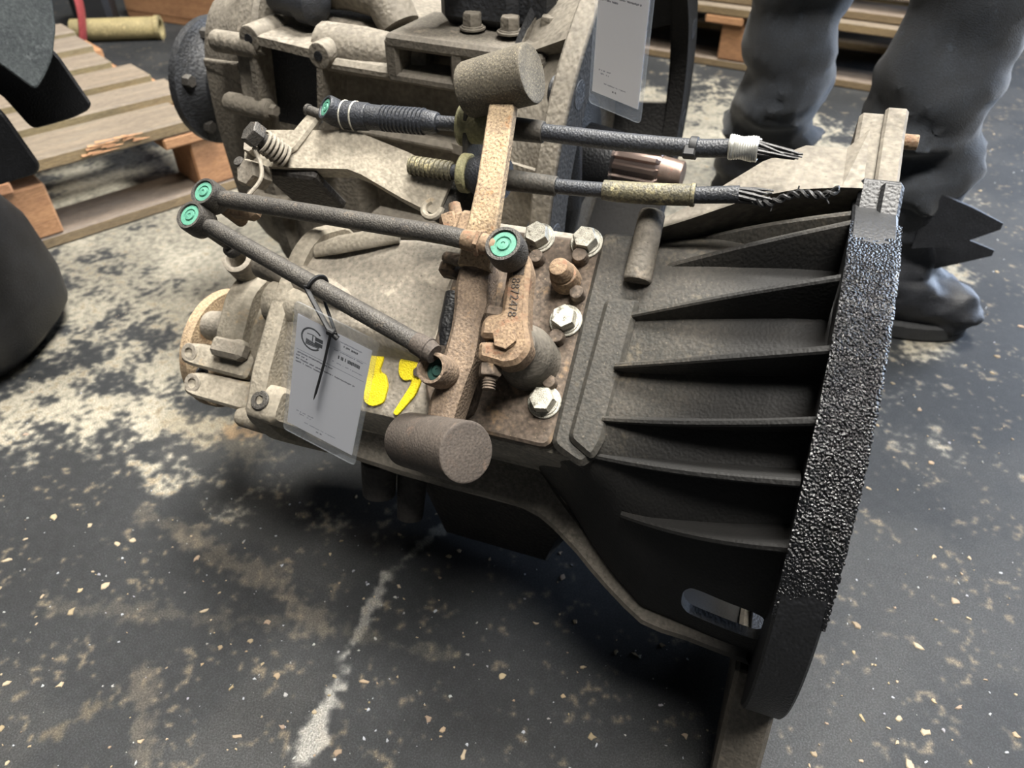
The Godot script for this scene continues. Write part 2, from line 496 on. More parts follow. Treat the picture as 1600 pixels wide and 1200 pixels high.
func make_bell(g: Node3D) -> void:
	var mb := MB.new()
	var xs := []
	for i in 75: xs.append(-0.205 + 0.0025 * i)
	var outer := []; var inner := []
	for x in xs:
		var o := bell_loop(x)
		outer.append(loop(o, x))
		inner.append(loop(MB.inset(o, 0.007 if Geometry2D.is_polygon_clockwise(o) == false else -0.007), x))
	var n: int = outer[0].size()
	# the slot low in the wall: cells between the slant and the ledge
	var hole := {}
	var base := [outer.duplicate(true), inner.duplicate(true)]
	for i in range(51, 73):
		for j in range(16, 24): hole[Vector2i(i, j)] = true
	# bring its border onto a round-cornered outline
	for i in range(51, 75):
		for j in range(16, 25):
			if i == 51 or i == 73 or j == 16 or j == 24:
				if i > 73: continue
				var a := (i - 62) / 11.0; var b := (j - 20) / 4.0
				var k := pow(pow(absf(a), 7.0) + pow(absf(b), 3.4), -1.0 / 4.5)
				k = minf(k, 1.0)
				var fi := 62.0 + a * k * 11.0; var fj := 20.0 + b * k * 4.0
				for side in 2:
					var S: Array = base[side]
					var i0 := int(fi); var j0 := int(fj)
					(outer if side == 0 else inner)[i][j] = S[i0][j0].lerp(S[i0 + 1][j0], fi - i0).lerp(S[i0][j0 + 1].lerp(S[i0 + 1][j0 + 1], fi - i0), fj - j0)
	var quadc := func(a: Vector3, b: Vector3, c: Vector3, d: Vector3):
		for p in [[a, b, c], [a, c, d]]:
			mb.v.append(p[0]); mb.v.append(p[1]); mb.v.append(p[2])
			for e in 3: mb.c.append(paint_shade_at(p[e].x, -p[e].z))
	for i in outer.size() - 1:
		for j in n:
			var k := (j + 1) % n
			var A = outer[i]; var B = outer[i + 1]; var C = inner[i]; var D = inner[i + 1]
			if hole.has(Vector2i(i, j)):
				if not hole.has(Vector2i(i, j - 1)): quadc.call(A[j], B[j], D[j], C[j])
				if not hole.has(Vector2i(i, j + 1)): quadc.call(B[k], A[k], C[k], D[k])
				if not hole.has(Vector2i(i - 1, j)): quadc.call(A[k], A[j], C[j], C[k])
				if not hole.has(Vector2i(i + 1, j)): quadc.call(B[j], B[k], D[k], D[j])
				continue
			quadc.call(A[j], B[j], B[k], A[k])
			quadc.call(C[j], C[k], D[k], D[j])
	for j in n:      # closed at the small end, open lip at the engine face
		var k := (j + 1) % n
		quadc.call(outer[-1][j], inner[-1][j], inner[-1][k], outer[-1][k])
		quadc.call(outer[0][j], outer[0][k], G(-0.205, 0, 0), G(-0.205, 0, 0.001))
		quadc.call(inner[3][j], G(-0.197, 0, 0), G(-0.197, 0, 0.001), inner[3][k])
	mb.close(0)
	var bell := part(mb, "bell_housing", M.dark, g, 40.0)
	# ribs: fins from the small end to the rim; each as [x, s, d] of its left and right top ends
	var ribs := [[[-.147, 93.0, .139], [-.026, 86.5, .188]], [[-.160, 75.5, .136], [-.025, 82.5, .188]], [[-.146, 61.7, .136], [-.027, 66.2, .187]], [[-.146, 46.0, .136], [-.025, 51.6, .187]],
		[[-.146, 31.0, .136], [-.021, 39.6, .187]], [[-.146, 20.6, .137], [-.027, 28.8, .185]], [[-.124, 5.5, .138], [-.022, 17.6, .185]]]
	for r in ribs:
		var m := MB.new()
		var loops := []
		for i in 13:
			var t := i / 12.0
			var x: float = lerpf(r[0][0], r[1][0], t)
			var a := deg_to_rad(lerpf(r[0][1], r[1][1], t) - 45.0)
			var top: float = lerpf(r[0][2], r[1][2], t) + 0.004 * sin(t * PI) * 0.6
			var u := Vector2(sin(a), cos(a)); var w := Vector2(cos(a), -sin(a))
			var th := 0.0019 + 0.0006 * t
			var L := PackedVector3Array()
			for p in [[-th * 2.2, 0.085], [-th * 1.5, top - 0.016], [-th, top - 0.0012], [-th * 0.5, top], [th * 0.5, top], [th, top - 0.0012], [th * 1.5, top - 0.016], [th * 2.2, 0.085]]:
				var e: Vector2 = u * p[1] + w * p[0]
				L.append(G(x, e.x, e.y))
			loops.append(L)
		m.loft(loops)
		for i in m.v.size(): m.c[i] = paint_shade_at(m.v[i].x + 0.012, -m.v[i].z)
		part(m, "rib", M.dark, bell, 30.0)
	var ledge := MB.new()
	ledge.prism(P2([-.418, -.060, -.257, -.060, -.234, -.058, -.214, -.057, -.199, -.066, -.182, -.081, -.154, -.103, -.128, -.122, -.108, -.137, -.090, -.141, -.073, -.142, -.026, -.146, -.026, -.160, -.071, -.1565, -.088, -.1565, -.103, -.1545, -.117, -.1475, -.133, -.138, -.147, -.129, -.161, -.119, -.183, -.106, -.195, -.1005, -.208, -.0975, -.225, -.096, -.243, -.0955, -.274, -.0970, -.309, -.0965, -.358, -.0945, -.392, -.091, -.418, -.086]), G(0, 0, 0), G(1, 0, 0), G(0, 1, 0), Vector3.UP, .012, .0305, .003)
	for i in ledge.v.size(): ledge.c[i] = paint_shade_at(ledge.v[i].x - .012, .05)
	part(ledge, "casting_ledge", M.cast_mid, bell, 30.0)
	# the web that carries the upper ear, two faces meeting in a ridge
	var gm := MB.new()
	gm.loft([PackedVector3Array([G(-.155, .098, .124), G(-.155, .106, .118), G(-.155, .112, .06), G(-.155, .10, .06)]),
		PackedVector3Array([G(-.125, .110, .130), G(-.125, .128, .118), G(-.125, .13, .05), G(-.125, .11, .05)]),
		PackedVector3Array([G(-.085, .128, .138), G(-.085, .166, .118), G(-.085, .15, .05), G(-.085, .13, .05)]),
		PackedVector3Array([G(-.060, .136, .140), G(-.060, .184, .113), G(-.060, .16, .05), G(-.060, .14, .05)]),
		PackedVector3Array([G(-.034, .140, .141), G(-.034, .186, .111), G(-.034, .16, .05), G(-.034, .14, .05)]),
		PackedVector3Array([G(-.022, .141, .141), G(-.022, .204, .108), G(-.022, .17, .05), G(-.022, .14, .05)])])
	part(gm, "ear_web", M.back_alu, bell, 24.0)
	# bevelled shoulder between shift cover and bell
	var sh := MB.new()
	sh.prism(rounded(P2([-.179, .096, -.146, .100, -.143, .05, -.143, -.052, -.152, -.066, -.176, -.056]), .006), G(0, 0, 0), G(1, 0, 0), G(0, 1, 0), Vector3.UP, .06, .1275, .0035)
	sh.prism(rounded(P2([-.164, .048, -.141, .052, -.1415, -.046, -.146, -.060, -.165, -.050]), .005), G(0, 0, 0), G(1, 0, 0), G(0, 1, 0), Vector3.UP, .09, .1315, .003)
	part(sh, "shoulder", M.dark, bell, 30.0)
	var pin := MB.new()
	pin.cyl(G(-.146, .062, .13), G(-.1465, .112, .134), .0095, .0088, .0025)
	part(pin, "cast_boss", M.cast_mid, bell)
	# rim towards the engine
	var rm := MB.new()
	var loops := []
	for i in 144:
		var a := TAU * i / 144.0
		var u := Vector2(sin(a), cos(a))
		var L := PackedVector3Array()
		for p in [[-.0255, .149], [-.0255, .1885], [-.024, .190], [-.0015, .190], [0, .1885], [0, .149]]:
			L.append(G(p[0], u.x * p[1], u.y * p[1]))
		loops.append(L)
	rm.loft(loops, false, true)
	var rim := part(rm, "rim_flange", M.black, g, 30.0)
	# square black lug where the paint ends, and the stepped upper ear
	var lug := MB.new()
	lug.prism(rounded(rect(.105, .10, .150, .139), .003), G(0, 0, 0), G(0, 1, 0), G(0, 0, 1), G(1, 0, 0), -.024, .0006, .002)
	lug.prism(rounded(rect(.105, .10, .146, .1435), .003), G(0, 0, 0), G(0, 1, 0), G(0, 0, 1), G(1, 0, 0), -.012, .0008, .002)
	part(lug, "rim_lug", M.black, rim)
	var ear := MB.new()
	ear.prism(rounded(P2([.13, .03, .224, .035, .2255, .1035, .204, .106, .15, .124, .135, .124]), .004), G(0, 0, 0), G(0, 1, 0), G(0, 0, 1), G(1, 0, 0), -.0145, .0, .0018)
	ear.prism(rounded(P2([.13, .035, .222, .04, .2235, .0985, .204, .101, .15, .118, .135, .118]), .004), G(0, 0, 0), G(0, 1, 0), G(0, 0, 1), G(1, 0, 0), -.030, -.012, .0025)
	part(ear, "mounting_ear", M.back_alu, rim)
	var dw := MB.new()
	dw.cyl(G(-.004, .213, .082), G(.0115, .213, .082), .0052, .0052, .0008)
	part(dw, "dowel_pin", M.rust, rim)
	var low := MB.new()
	low.prism(rounded(P2([-.10, -.15, -.13, -.11, -.165, .02, -.205, -.005, -.260, -.045, -.260, -.074, -.200, -.118, -.150, -.157, -.12, -.170]), .006), G(0, 0, 0), G(0, 1, 0), G(0, 0, 1), G(1, 0, 0), -.034, -.002, .003)
	part(low, "lower_foot", M.cast_mid, rim)
	# wrinkled sealant smeared along the rim
	var sl := MB.new()
	var nz := noise(55.0, 77, 4); var nb := noise(260.0, 78, 2)
	var lo := []
	for i in 220:
		var a := deg_to_rad(lerpf(-40.0, 36.5, i / 219.0))
		var u := Vector2(sin(a), cos(a))
		var fade := smoothstep(0.0, 0.2, i / 219.0) * smoothstep(1.0, 0.8, i / 219.0)
		var L := PackedVector3Array()
		for j in 17:
			var t := j / 16.0
			var x := lerpf(-.0262, .0016, t)
			var p3 := Vector3(x, u.x * .19, u.y * .19)
			var lump := (0.0006 + 0.0014 * maxf(0.0, nz.get_noise_3dv(p3)) + 0.0006 * absf(nb.get_noise_3dv(p3))) * fade
			if j == 0 or j == 16: lump = 0.0
			L.append(G(x + (0.001 * nb.get_noise_2d(a * 2.0, t) if t > 0.9 else 0.0), u.x * (.1897 + lump), u.y * (.1897 + lump)))
		L.append(G(.0, u.x * .186, u.y * .186)); L.append(G(-.025, u.x * .186, u.y * .186))
		lo.append(L)
	sl.loft(lo)
	part(sl, "sealant", M.tar, rim, 60.0)

func make_case(g: Node3D) -> void:
	# main case: tall under the cover, lower and rounded behind it
	var cov := P2([.088, .113, .03, .114, -.02, .114, -.060, .113, -.064, .08, -.064, .034, -.066, .029, -.0965, .028, -.0965, .012, -.086, .002, -.090, -.06, -.10, -.11, -.09, -.155, -.03, -.165, .03, -.15, .09, -.11, .112, -.03, .112, .05, .104, .10])
	var dome := P2([.082, .096, .045, .109, .0, .109, -.008, .101, -.014, .086, -.058, .078, -.064, .045, -.067, .030, -.0965, .028, -.0965, .012, -.086, .002, -.090, -.06, -.10, -.11, -.09, -.155, -.03, -.165, .03, -.14, .09, -.10, .104, -.03, .106, .04, .098, .078])
	var back := P2([.074, .083, .040, .097, .004, .099, -.006, .095, -.03, .086, -.060, .074, -.066, .045, -.069, .030, -.088, .026, -.088, .012, -.082, .002, -.086, -.05, -.09, -.09, -.08, -.125, -.03, -.135, .03, -.12, .08, -.09, .094, -.03, .096, .03, .088, .068])
	# the three outlines have the same number of corners
	var mb := MB.new()
	var loops := []
	for st in [[-.155, cov, cov, 0.0], [-.283, cov, cov, 0.0], [-.287, cov, dome, 0.75], [-.292, dome, dome, 0.0], [-.325, dome, dome, 0.0], [-.36, dome, back, 0.3], [-.40, dome, back, 0.8], [-.424, back, back, 0.0]]:
		var L := PackedVector2Array()
		for i in cov.size(): L.append(st[1][i].lerp(st[2][i], st[3]))
		loops.append(loop(rounded(L, .0035, 2), st[0]))
	mb.loft(loops)
	var case_ := part(mb, "main_case", M.dusty, g, 34.0)
	# raised ridges on the dome
	var rd := MB.new()
	rd.tube([G(-.418, .060, .094), G(-.395, .066, .100), G(-.37, .074, .101), G(-.345, .080, .098)], [.006, .008, .008, .004], 12, true, 0.6)
	part(rd, "cast_ridge", M.pale, case_)
	var bs := MB.new()
	bs.tube([G(-.468, .040, .093), G(-.462, .040, .093), G(-.44, .037, .094), G(-.40, .028, .095), G(-.372, .020, .097), G(-.35, .016, .098)], [.0105, .0118, .012, .0125, .0115, .004], 18)
	part(bs, "cast_boss", M.dusty, case_)
	# painted marks
	var y6 := MB.new()
	y6.prism(rounded(P2([-.3468, -.0110, -.3317, -.0095, -.3320, -.0140, -.3338, -.0260, -.3279, -.0269, -.3235, -.0355, -.3241, -.0491, -.3331, -.0540, -.3412, -.0517, -.3449, -.0322, -.3452, -.0171]), .003), G(0, .0, .0885), G(1, 0, 0), G(0, 1, 0.182).normalized(), G(0, -0.182, 1).normalized(), -.004, .0026, .0004)
	part(y6, "yellow_mark", M.yellow, case_)
	var y9 := MB.new()
	y9.prism(rounded(P2([-.3141, -.0110, -.3026, -.0110, -.2954, -.0140, -.2963, -.0237, -.2994, -.0381, -.3105, -.0562, -.3147, -.0551, -.3060, -.0335, -.3034, -.0261, -.3116, -.0292, -.3172, -.0243, -.3187, -.0137]), .003), G(0, .0, .0885), G(1, 0, 0), G(0, 1, 0.182).normalized(), G(0, -0.182, 1).normalized(), -.004, .0026, .0004)
	part(y9, "yellow_mark", M.yellow, case_)
	var sq := MB.new()
	hex_bolt(sq, G(-.300, -.020, .086), G(0, -.1, 1), .0045, .004, false)
	part(sq, "plug", M.weight_low, case_)
	var sb := MB.new()
	hex_bolt(sb, G(-.2725, -.0300, .080), G(0, -.2, 1), .0085, .012, false)
	part(sb, "case_bolt", M.weight_low, case_)
	# drain plugs under the belly
	var dp := MB.new()
	dp.cyl(G(-.36, -.088, -.01), G(-.36, -.117, -.03), .016, .015, .002)
	part(dp, "drain_plug", M.under, case_)
	var dq := MB.new()
	dq.cyl(G(-.335, -.088, -.03), G(-.335, -.130, -.055), .014, .012, .002)
	part(dq, "drain_plug", M.under, case_)
	# sump that the rear end lies on
	var sm := MB.new()
	sm.loft([loop(rounded(rect(-.085, -.13, .03, -.05), .01), -.19), loop(rounded(P2([-.140, -.150, .02, -.165, .03, -.06, -.09, -.05]), .012), -.22), loop(rounded(P2([-.140, -.150, .02, -.165, .03, -.06, -.09, -.05]), .012), -.33), loop(rounded(rect(-.085, -.13, .03, -.05), .01), -.37)])
	part(sm, "sump", M.under, case_)
	# rear plate, rear cover and what sticks out of it
	var rp := MB.new()
	rp.prism(rounded(P2([.078, .092, .058, .102, .01, .106, -.05, .100, -.086, .090, -.096, .05, -.092, -.05, -.05, -.115, .06, -.115, .10, -.05, .10, .06]), .01), G(0, 0, 0), G(0, 1, 0), G(0, 0, 1), G(1, 0, 0), -.437, -.421, .003)
	rp.prism(rounded(rect(-.086, .045, -.055, .094), .010), G(0, 0, 0), G(0, 1, 0), G(0, 0, 1), G(1, 0, 0), -.437, -.408, .004)
	rp.lathe(G(-.415, .012, .088), G(-1, 0, 0), [Vector2(0, -.02), Vector2(.016, -.018), Vector2(.018, .0), Vector2(.018, .03)], 20)
	var rear := part(rp, "rear_plate", M.pale, g, 34.0)
	var hl := MB.new()
	hl.ring_(G(-.4225, -.0705, .0938), G(0, 0, 1), .0036, .0080, .0022, 20, .0006)
	part(hl, "bolt_eye", M.steel, rear)
	var rc := MB.new()
	var rl := []
	for st in [[-.433, 0.86], [-.470, 0.78], [-.492, 0.70], [-.502, 0.58]]:
		var L := PackedVector2Array()
		for p in P2([.070, .070, .01, .086, -.05, .078, -.075, .03, -.07, -.05, -.03, -.09, .04, -.085, .08, -.03]): L.append(Vector2(-.008, -.01) + (p - Vector2(-.008, -.01)) * st[1])
		rl.append(loop(rounded(L, .02, 3), st[0]))
	rc.loft(rl)
	rc.prism(rounded(P2([.052, .058, .02, .078, -.03, .072, -.045, .03, -.02, -.02, .05, .0]), .012), G(0, 0, 0), G(0, 1, 0), G(0, 0, 1), G(1, 0, 0), -.508, -.48, .005)
	part(rc, "rear_cover", M.pale, g, 40.0)
	var of := MB.new()
	of.ring_(G(-.570, -.018, -.02), G(1, 0, 0), .020, .060, .011, 48, .0015)
	of.lathe(G(-.575, -.018, -.02), G(1, 0, 0), [Vector2(.026, 0), Vector2(.030, .01), Vector2(.030, .07), Vector2(.034, .09)], 32)
	var fl := part(of, "output_flange", M.rusty_bar, g)
	for i in 6:
		var a := TAU * i / 6.0 + 0.19
		var b := MB.new()
		b.ring_(G(-.5588, -.018 + .046 * sin(a), -.02 + .046 * cos(a)), G(1, 0, 0), .0045, .0085, .0016, 20, .0004)
		b.cyl(G(-.5592, -.018 + .046 * sin(a), -.02 + .046 * cos(a)), G(-.5582, -.018 + .046 * sin(a), -.02 + .046 * cos(a)), .0046, .0046, .0002)
		part(b, "flange_hole", M.zinc if i == 0 else M.black, fl)
	var stb := MB.new()
	stb.cyl(G(-.534, -.012, .050), G(-.485, -.008, .052), .0135, .0155, .003)
	part(stb, "bearing_boss", M.dusty, g)
	for f in [[-.0415, .056, -.545, -.470, .0105], [-.0670, .054, -.532, -.462, .0115]]:
		var fm := MB.new()
		fm.prism(rounded(P2([f[2], -f[4] * 0.7, f[2], f[4] * 0.7, f[2] + .012, f[4], f[3], f[4] * 1.1, f[3], -f[4] * 1.1, f[2] + .012, -f[4]]), .006), G(0, f[0], f[1]), G(1, 0, 0), G(0, 1, 0), G(0, -.25, 1).normalized(), -.016, .004, .003)
		var ff := part(fm, "support_finger", M.pale, g)
		var fh := MB.new()
		fh.ring_(G(f[2] + .010, f[0], f[1] + .0042), G(0, -.25, 1), .0045, .0085, .0014, 24, .0005)
		part(fh, "bolt_eye", M.dusty, ff)
	var bl := MB.new()
	bl.box(G(-.490, -.031, .066), Vector3(.034, .016, .018), .004)
	part(bl, "cast_block", M.dusty, g)
	var lp := MB.new()
	lp.cyl(G(-.470, -.084, .050), G(-.435, -.084, .055), .009, .010, .004)
	part(lp, "cast_boss", M.pale, g)
	var tb := MB.new()
	tb.lathe(G(-.500, .040, .060), G(.15, .1, 1), [Vector2(.010, 0), Vector2(.013, .001), Vector2(.013, .03), Vector2(.011, .031), Vector2(.009, .031), Vector2(.009, .005), Vector2(.0, .004)], 24)
	part(tb, "breather_socket", M.dusty, g)

func make_cover(g: Node3D) -> void:
	var mb := MB.new()
	mb.prism(rounded(P2([-.176, .090, -.176, -.058, -.262, -.058, -.278, -.03, -.278, .05, -.262, .088]), .008), G(0, 0, 0), G(1, 0, 0), G(0, 1, 0), Vector3.UP, .112, .125, .002)
	# the hump under the levers
	mb.prism(rounded(P2([-.232, .085, -.232, -.05, -.248, -.055, -.256, -.02, -.256, .06]), .01), G(0, 0, 0), G(1, 0, 0), G(0, 1, 0), Vector3.UP, .12, .139, .007)
	var cover := part(mb, "shift_cover", M.grimy, g)
	for p in [[-.222, .0850, 0.2], [-.1875, .0866, 0.5], [-.1875, .0288, 0.1], [-.1872, -.0288, 0.7]]:
		var b := MB.new()
		hex_bolt(b, G(p[0], p[1], .125), Vector3.UP, .0086, .0085, true, p[2])
		part(b, "hex_bolt", M.zinc, cover)
	for p in [[-.2185, .0690, .0055], [-.1885, .0745, .0058], [-.1838, .0480, .0055], [-.1895, .0155, .0055], [-.1865, -.0157, .005]]:
		var b := MB.new()
		b.cyl(G(p[0], p[1], .124), G(p[0], p[1], .124 + p[2] * 1.7), p[2], p[2] * 0.9, .0012, 14)
		part(b, "rivet_stud", M.grimy, cover)
	var pl := MB.new()
	pl.cyl(G(-.194, .0565, .125), G(-.1945, .0572, .139), .0105, .0095, .002)
	pl.cyl(G(-.1945, .0572, .137), G(-.196, .058, .149), .0085, .0072, .003)
	part(pl, "breather_plug", M.rust, cover)
	var bs := MB.new()
	bs.lathe(G(-.2045, -.003, .124), Vector3.UP, [Vector2(.0215, 0), Vector2(.0205, .004), Vector2(.0198, .018), Vector2(.0185, .024), Vector2(.0140, .030), Vector2(.0125, .040)], 40)
	part(bs, "shaft_boss", M.cast_mid, cover)
	var sg := MB.new()
	sg.tube([G(-.276, .036, .120), G(-.272, .010, .121), G(-.268, -.022, .115), G(-.262, -.045, .112)], [.006, .007, .007, .006], 10)
	part(sg, "cover_edge", M.black, cover)

# ball joint: a dark socket with a green cap, standing on o along dir
func ball_joint(par: Node3D, o: Vector3, dir: Vector3, r: float, hh: float, m: Material, capped := true) -> void:
	var mb := MB.new()
	var floor_ := 0.86 if capped else 0.5
	dir = dir.normalized()
	mb.lathe(o, dir, [Vector2(r * 0.62, -hh * 0.15), Vector2(r * 0.92, hh * 0.05), Vector2(r * 1.0, hh * 0.3), Vector2(r * 0.98, hh * 0.85), Vector2(r * 0.9, hh), Vector2(r * 0.74, hh), Vector2(r * 0.7, hh * 0.9), Vector2(r * 0.69, hh * floor_), Vector2(0, hh * floor_)], 32)
	part(mb, "ball_socket", m, par)
	var c := MB.new()
	c.lathe(o + dir * hh * (floor_ + .01), dir, [Vector2(r * 0.69, 0), Vector2(r * 0.66, hh * 0.07), Vector2(r * 0.42, hh * 0.08), Vector2(r * 0.40, hh * 0.03), Vector2(r * 0.33, hh * 0.03), Vector2(r * 0.30, hh * 0.1), Vector2(r * 0.12, hh * 0.11), Vector2(r * 0.1, hh * 0.08)], 28)
	var cap := part(c, "cap", M.teal if capped else M.dark_teal, par)
	cap.set_meta("label", "green plastic cap" if capped else "dark sunken cap")

func make_levers(g: Node3D) -> void:
	# clamped lever with the cast number
	var mb := MB.new()
	mb.prism(rounded(P2([-.2217, .0500, -.2200, .0419, -.2163, .0169, -.2152, .0115, -.2236, .0092, -.2263, .0048, -.2250, -.0062, -.2130, -.0045, -.2130, -.0072, -.2248, -.0090, -.2219, -.0202, -.2124, -.0204, -.2044, -.0217, -.1958, -.0180, -.1916, -.0105, -.1913, -.0042, -.1970, .0072, -.2016, .0255, -.2047, .0444, -.2114, .0560, -.2180, .0570]), .003), G(0, 0, 0), G(1, 0, 0), G(0, 1, 0), Vector3.UP, .157, .1755, .0028)
	var lv := part(mb, "selector_lever", M.rust, g)
	var sf := MB.new()
	sf.cyl(G(-.2075, -.0042, .15), G(-.2075, -.0042, .177), .0074, .0074, .001)
	sf.hexa(G(-.2075, -.0042, .1768), Vector3.UP, .0078, .0022, 0.4)
	part(sf, "shaft_end", M.rust, lv)
	var pb := MB.new()
	pb.cyl(G(-.2225, .012, .166), G(-.2130, -.036, .166), .0036, .0036, .0005, 14)
	pb.hexa(G(-.2158, -.0205, .166), G(.2, -1, 0), .0074, .0075)
	pb.box(G(-.2215, .0125, .167), Vector3(.012, .012, .008), .002)
	for i in 4: pb.ring_(G(-.2140 + .0004 * i, -.0300 - .0017 * i, .166), G(.2, -1, 0), .003, .0042, .0009, 14, .0002)
	part(pb, "pinch_bolt", M.grimy, lv)
	var tm := TextMesh.new()
	var sfnt := SystemFont.new(); sfnt.font_names = PackedStringArray(["Droid Sans"])
	tm.font = sfnt; tm.text = "□ 8872478"; tm.font_size = 14; tm.pixel_size = 0.00048; tm.depth = 0.0007
	var ti := MeshInstance3D.new()
	ti.name = "cast_number"; ti.mesh = tm; ti.material_override = M.weight_low
	# reads from the joint downwards
	ti.transform = Transform3D(Basis(G(.16, -.987, 0), G(.987, .16, 0), Vector3.UP), G(-.2105, .0265, .1757))
	lv.add_child(ti, true)
	ball_joint(lv, G(-.2185, .0485, .176), Vector3(-0.05, 1, -0.05), .0125, .018, M.steel)
	# long lever with a counterweight at either end
	var am := MB.new()
	am.prism(rounded(P2([-.2560, .0500, -.2550, .0261, -.2515, .0146, -.2490, -.0010, -.2485, -.0161, -.2477, -.0392, -.2492, -.0502, -.2465, -.0660, -.2300, -.0640, -.2300, -.0545, -.2291, -.0353, -.2277, -.0209, -.2289, -.0065, -.2308, .0045, -.2299, .0166, -.2337, .0324, -.2357, .0500]), .004), G(0, 0, 0), G(1, 0, 0), G(0, 1, 0), Vector3.UP, .143, .1685, .006)
	var arm := part(am, "balance_lever", M.arm, g)
	var bm := MB.new()
	var bar := [[-.2440, .040, .168], [-.2420, .052, .176], [-.2400, .066, .183], [-.2424, .090, .1835], [-.2455, .115, .1845], [-.2510, .155, .1850]]
	var bl := []
	for i in bar.size():
		var b: Array = bar[i]
		var w: float = lerpf(.0112, .0088, clampf(i / 3.0, 0, 1)); var hh := .0042
		var L := PackedVector3Array()
		for p in [[-w, -hh], [-w, hh - .001], [-w + .001, hh], [w - .001, hh], [w, hh - .001], [w, -hh]]:
			L.append(G(b[0] + p[0], b[1], b[2] + p[1]))
		bl.append(L)
	bm.loft(bl)
	part(bm, "flat_bar", M.rusty_bar, arm)
	var w1 := MB.new()
	w1.cyl(G(-.2815, .1605, .180), G(-.2330, .1690, .192), .0185, .0192, .0022, 48)
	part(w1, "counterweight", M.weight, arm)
	var w2 := MB.new()
	w2.cyl(G(-.2640, -.0765, .148), G(-.2060, -.0790, .190), .0180, .0186, .002, 48)
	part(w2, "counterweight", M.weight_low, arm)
	var cl := MB.new()
	cl.box(G(-.2545, .0640, .172), Vector3(.022, .014, .020), .003)
	cl.hexa(G(-.2655, .0630, .172), G(-.5, .9, .2), .0075, .010)
	cl.cyl(G(-.2640, .0700, .173), G(-.2690, .0800, .174), .0045, .0042, .0008, 14)
	cl.box(G(-.2480, .0655, .1765), Vector3(.026, .010, .018), .003)
	part(cl, "clamp", M.rust, arm)
	var lw := MB.new()
	lw.tube([G(-.2700, .0475, .160), G(-.2560, .0445, .166), G(-.2440, .0425, .168), G(-.2370, .0465, .170), G(-.2330, .050, .171)], [.004, .0045, .0045, .0042, .003], 10)
	lw.box(G(-.2675, .0425, .152), Vector3(.016, .012, .012), .003)
	part(lw, "clamp_jaw", M.grimy, arm)
	ball_joint(arm, G(-.2430, -.0320, .166), Vector3(-0.10, 1, 0.10), .0108, .021, M.arm, false)
	# the two shift rods
	var r1 := MB.new()
	r1.tube([G(-.4400, .0545, .187), G(-.436, .0545, .187), G(-.2600, .0520, .187), G(-.2400, .0505, .187)], [.0052, .0062, .0062, .0062], 18)
	var rod := part(r1, "shift_rod", M.steel, g)
	var c1 := MB.new()
	c1.tube([G(-.2485, .0510, .187), G(-.2400, .0505, .187), G(-.2250, .0490, .187)], [.0064, .0072, .0060], 18)
	c1.hexa(G(-.2385, .0503, .187), G(1, -.06, 0), .0088, .0032)
	part(c1, "rod_end", M.rust, rod)
	ball_joint(rod, G(-.4490, .0545, .178), Vector3(-0.05, 1, 0.0), .0110, .018, M.steel)
	var s1 := MB.new()
	s1.cyl(G(-.4490, .0545, .150), G(-.4490, .0545, .181), .0055, .0055, .001, 14)
	s1.box(G(-.436, .0585, .166), Vector3(.026, .014, .016), .004)
	part(s1, "ball_stud", M.rust, rod)
	var r2 := MB.new()
	r2.tube([G(-.4430, .0325, .187), G(-.438, .0318, .187), G(-.2700, -.0175, .187), G(-.2500, -.0235, .187)], [.0050, .0060, .0062, .0062], 18)
	var rod2 := part(r2, "shift_rod", M.steel, g)
	var c2 := MB.new()
	c2.tube([G(-.2600, -.0205, .187), G(-.2510, -.0232, .187), G(-.2450, -.0255, .187)], [.0068, .0074, .0062], 18)
	c2.ring_(G(-.2515, -.0230, .187), G(.95, -.28, 0), .005, .0078, .002, 18, .0004)
	part(c2, "rod_end", M.weight_low, rod2)
	ball_joint(rod2, G(-.4530, .0355, .178), Vector3(-0.05, 1, 0.0), .0115, .018, M.steel)
	var s2 := MB.new()
	s2.cyl(G(-.4500, .0345, .150), G(-.4500, .0345, .181), .0062, .0062, .001, 14)
	s2.cyl(G(-.4500, .0345, .152), G(-.4480, .0330, .145), .0095, .0095, .002, 18)
	part(s2, "ball_stud", M.steel, rod2)

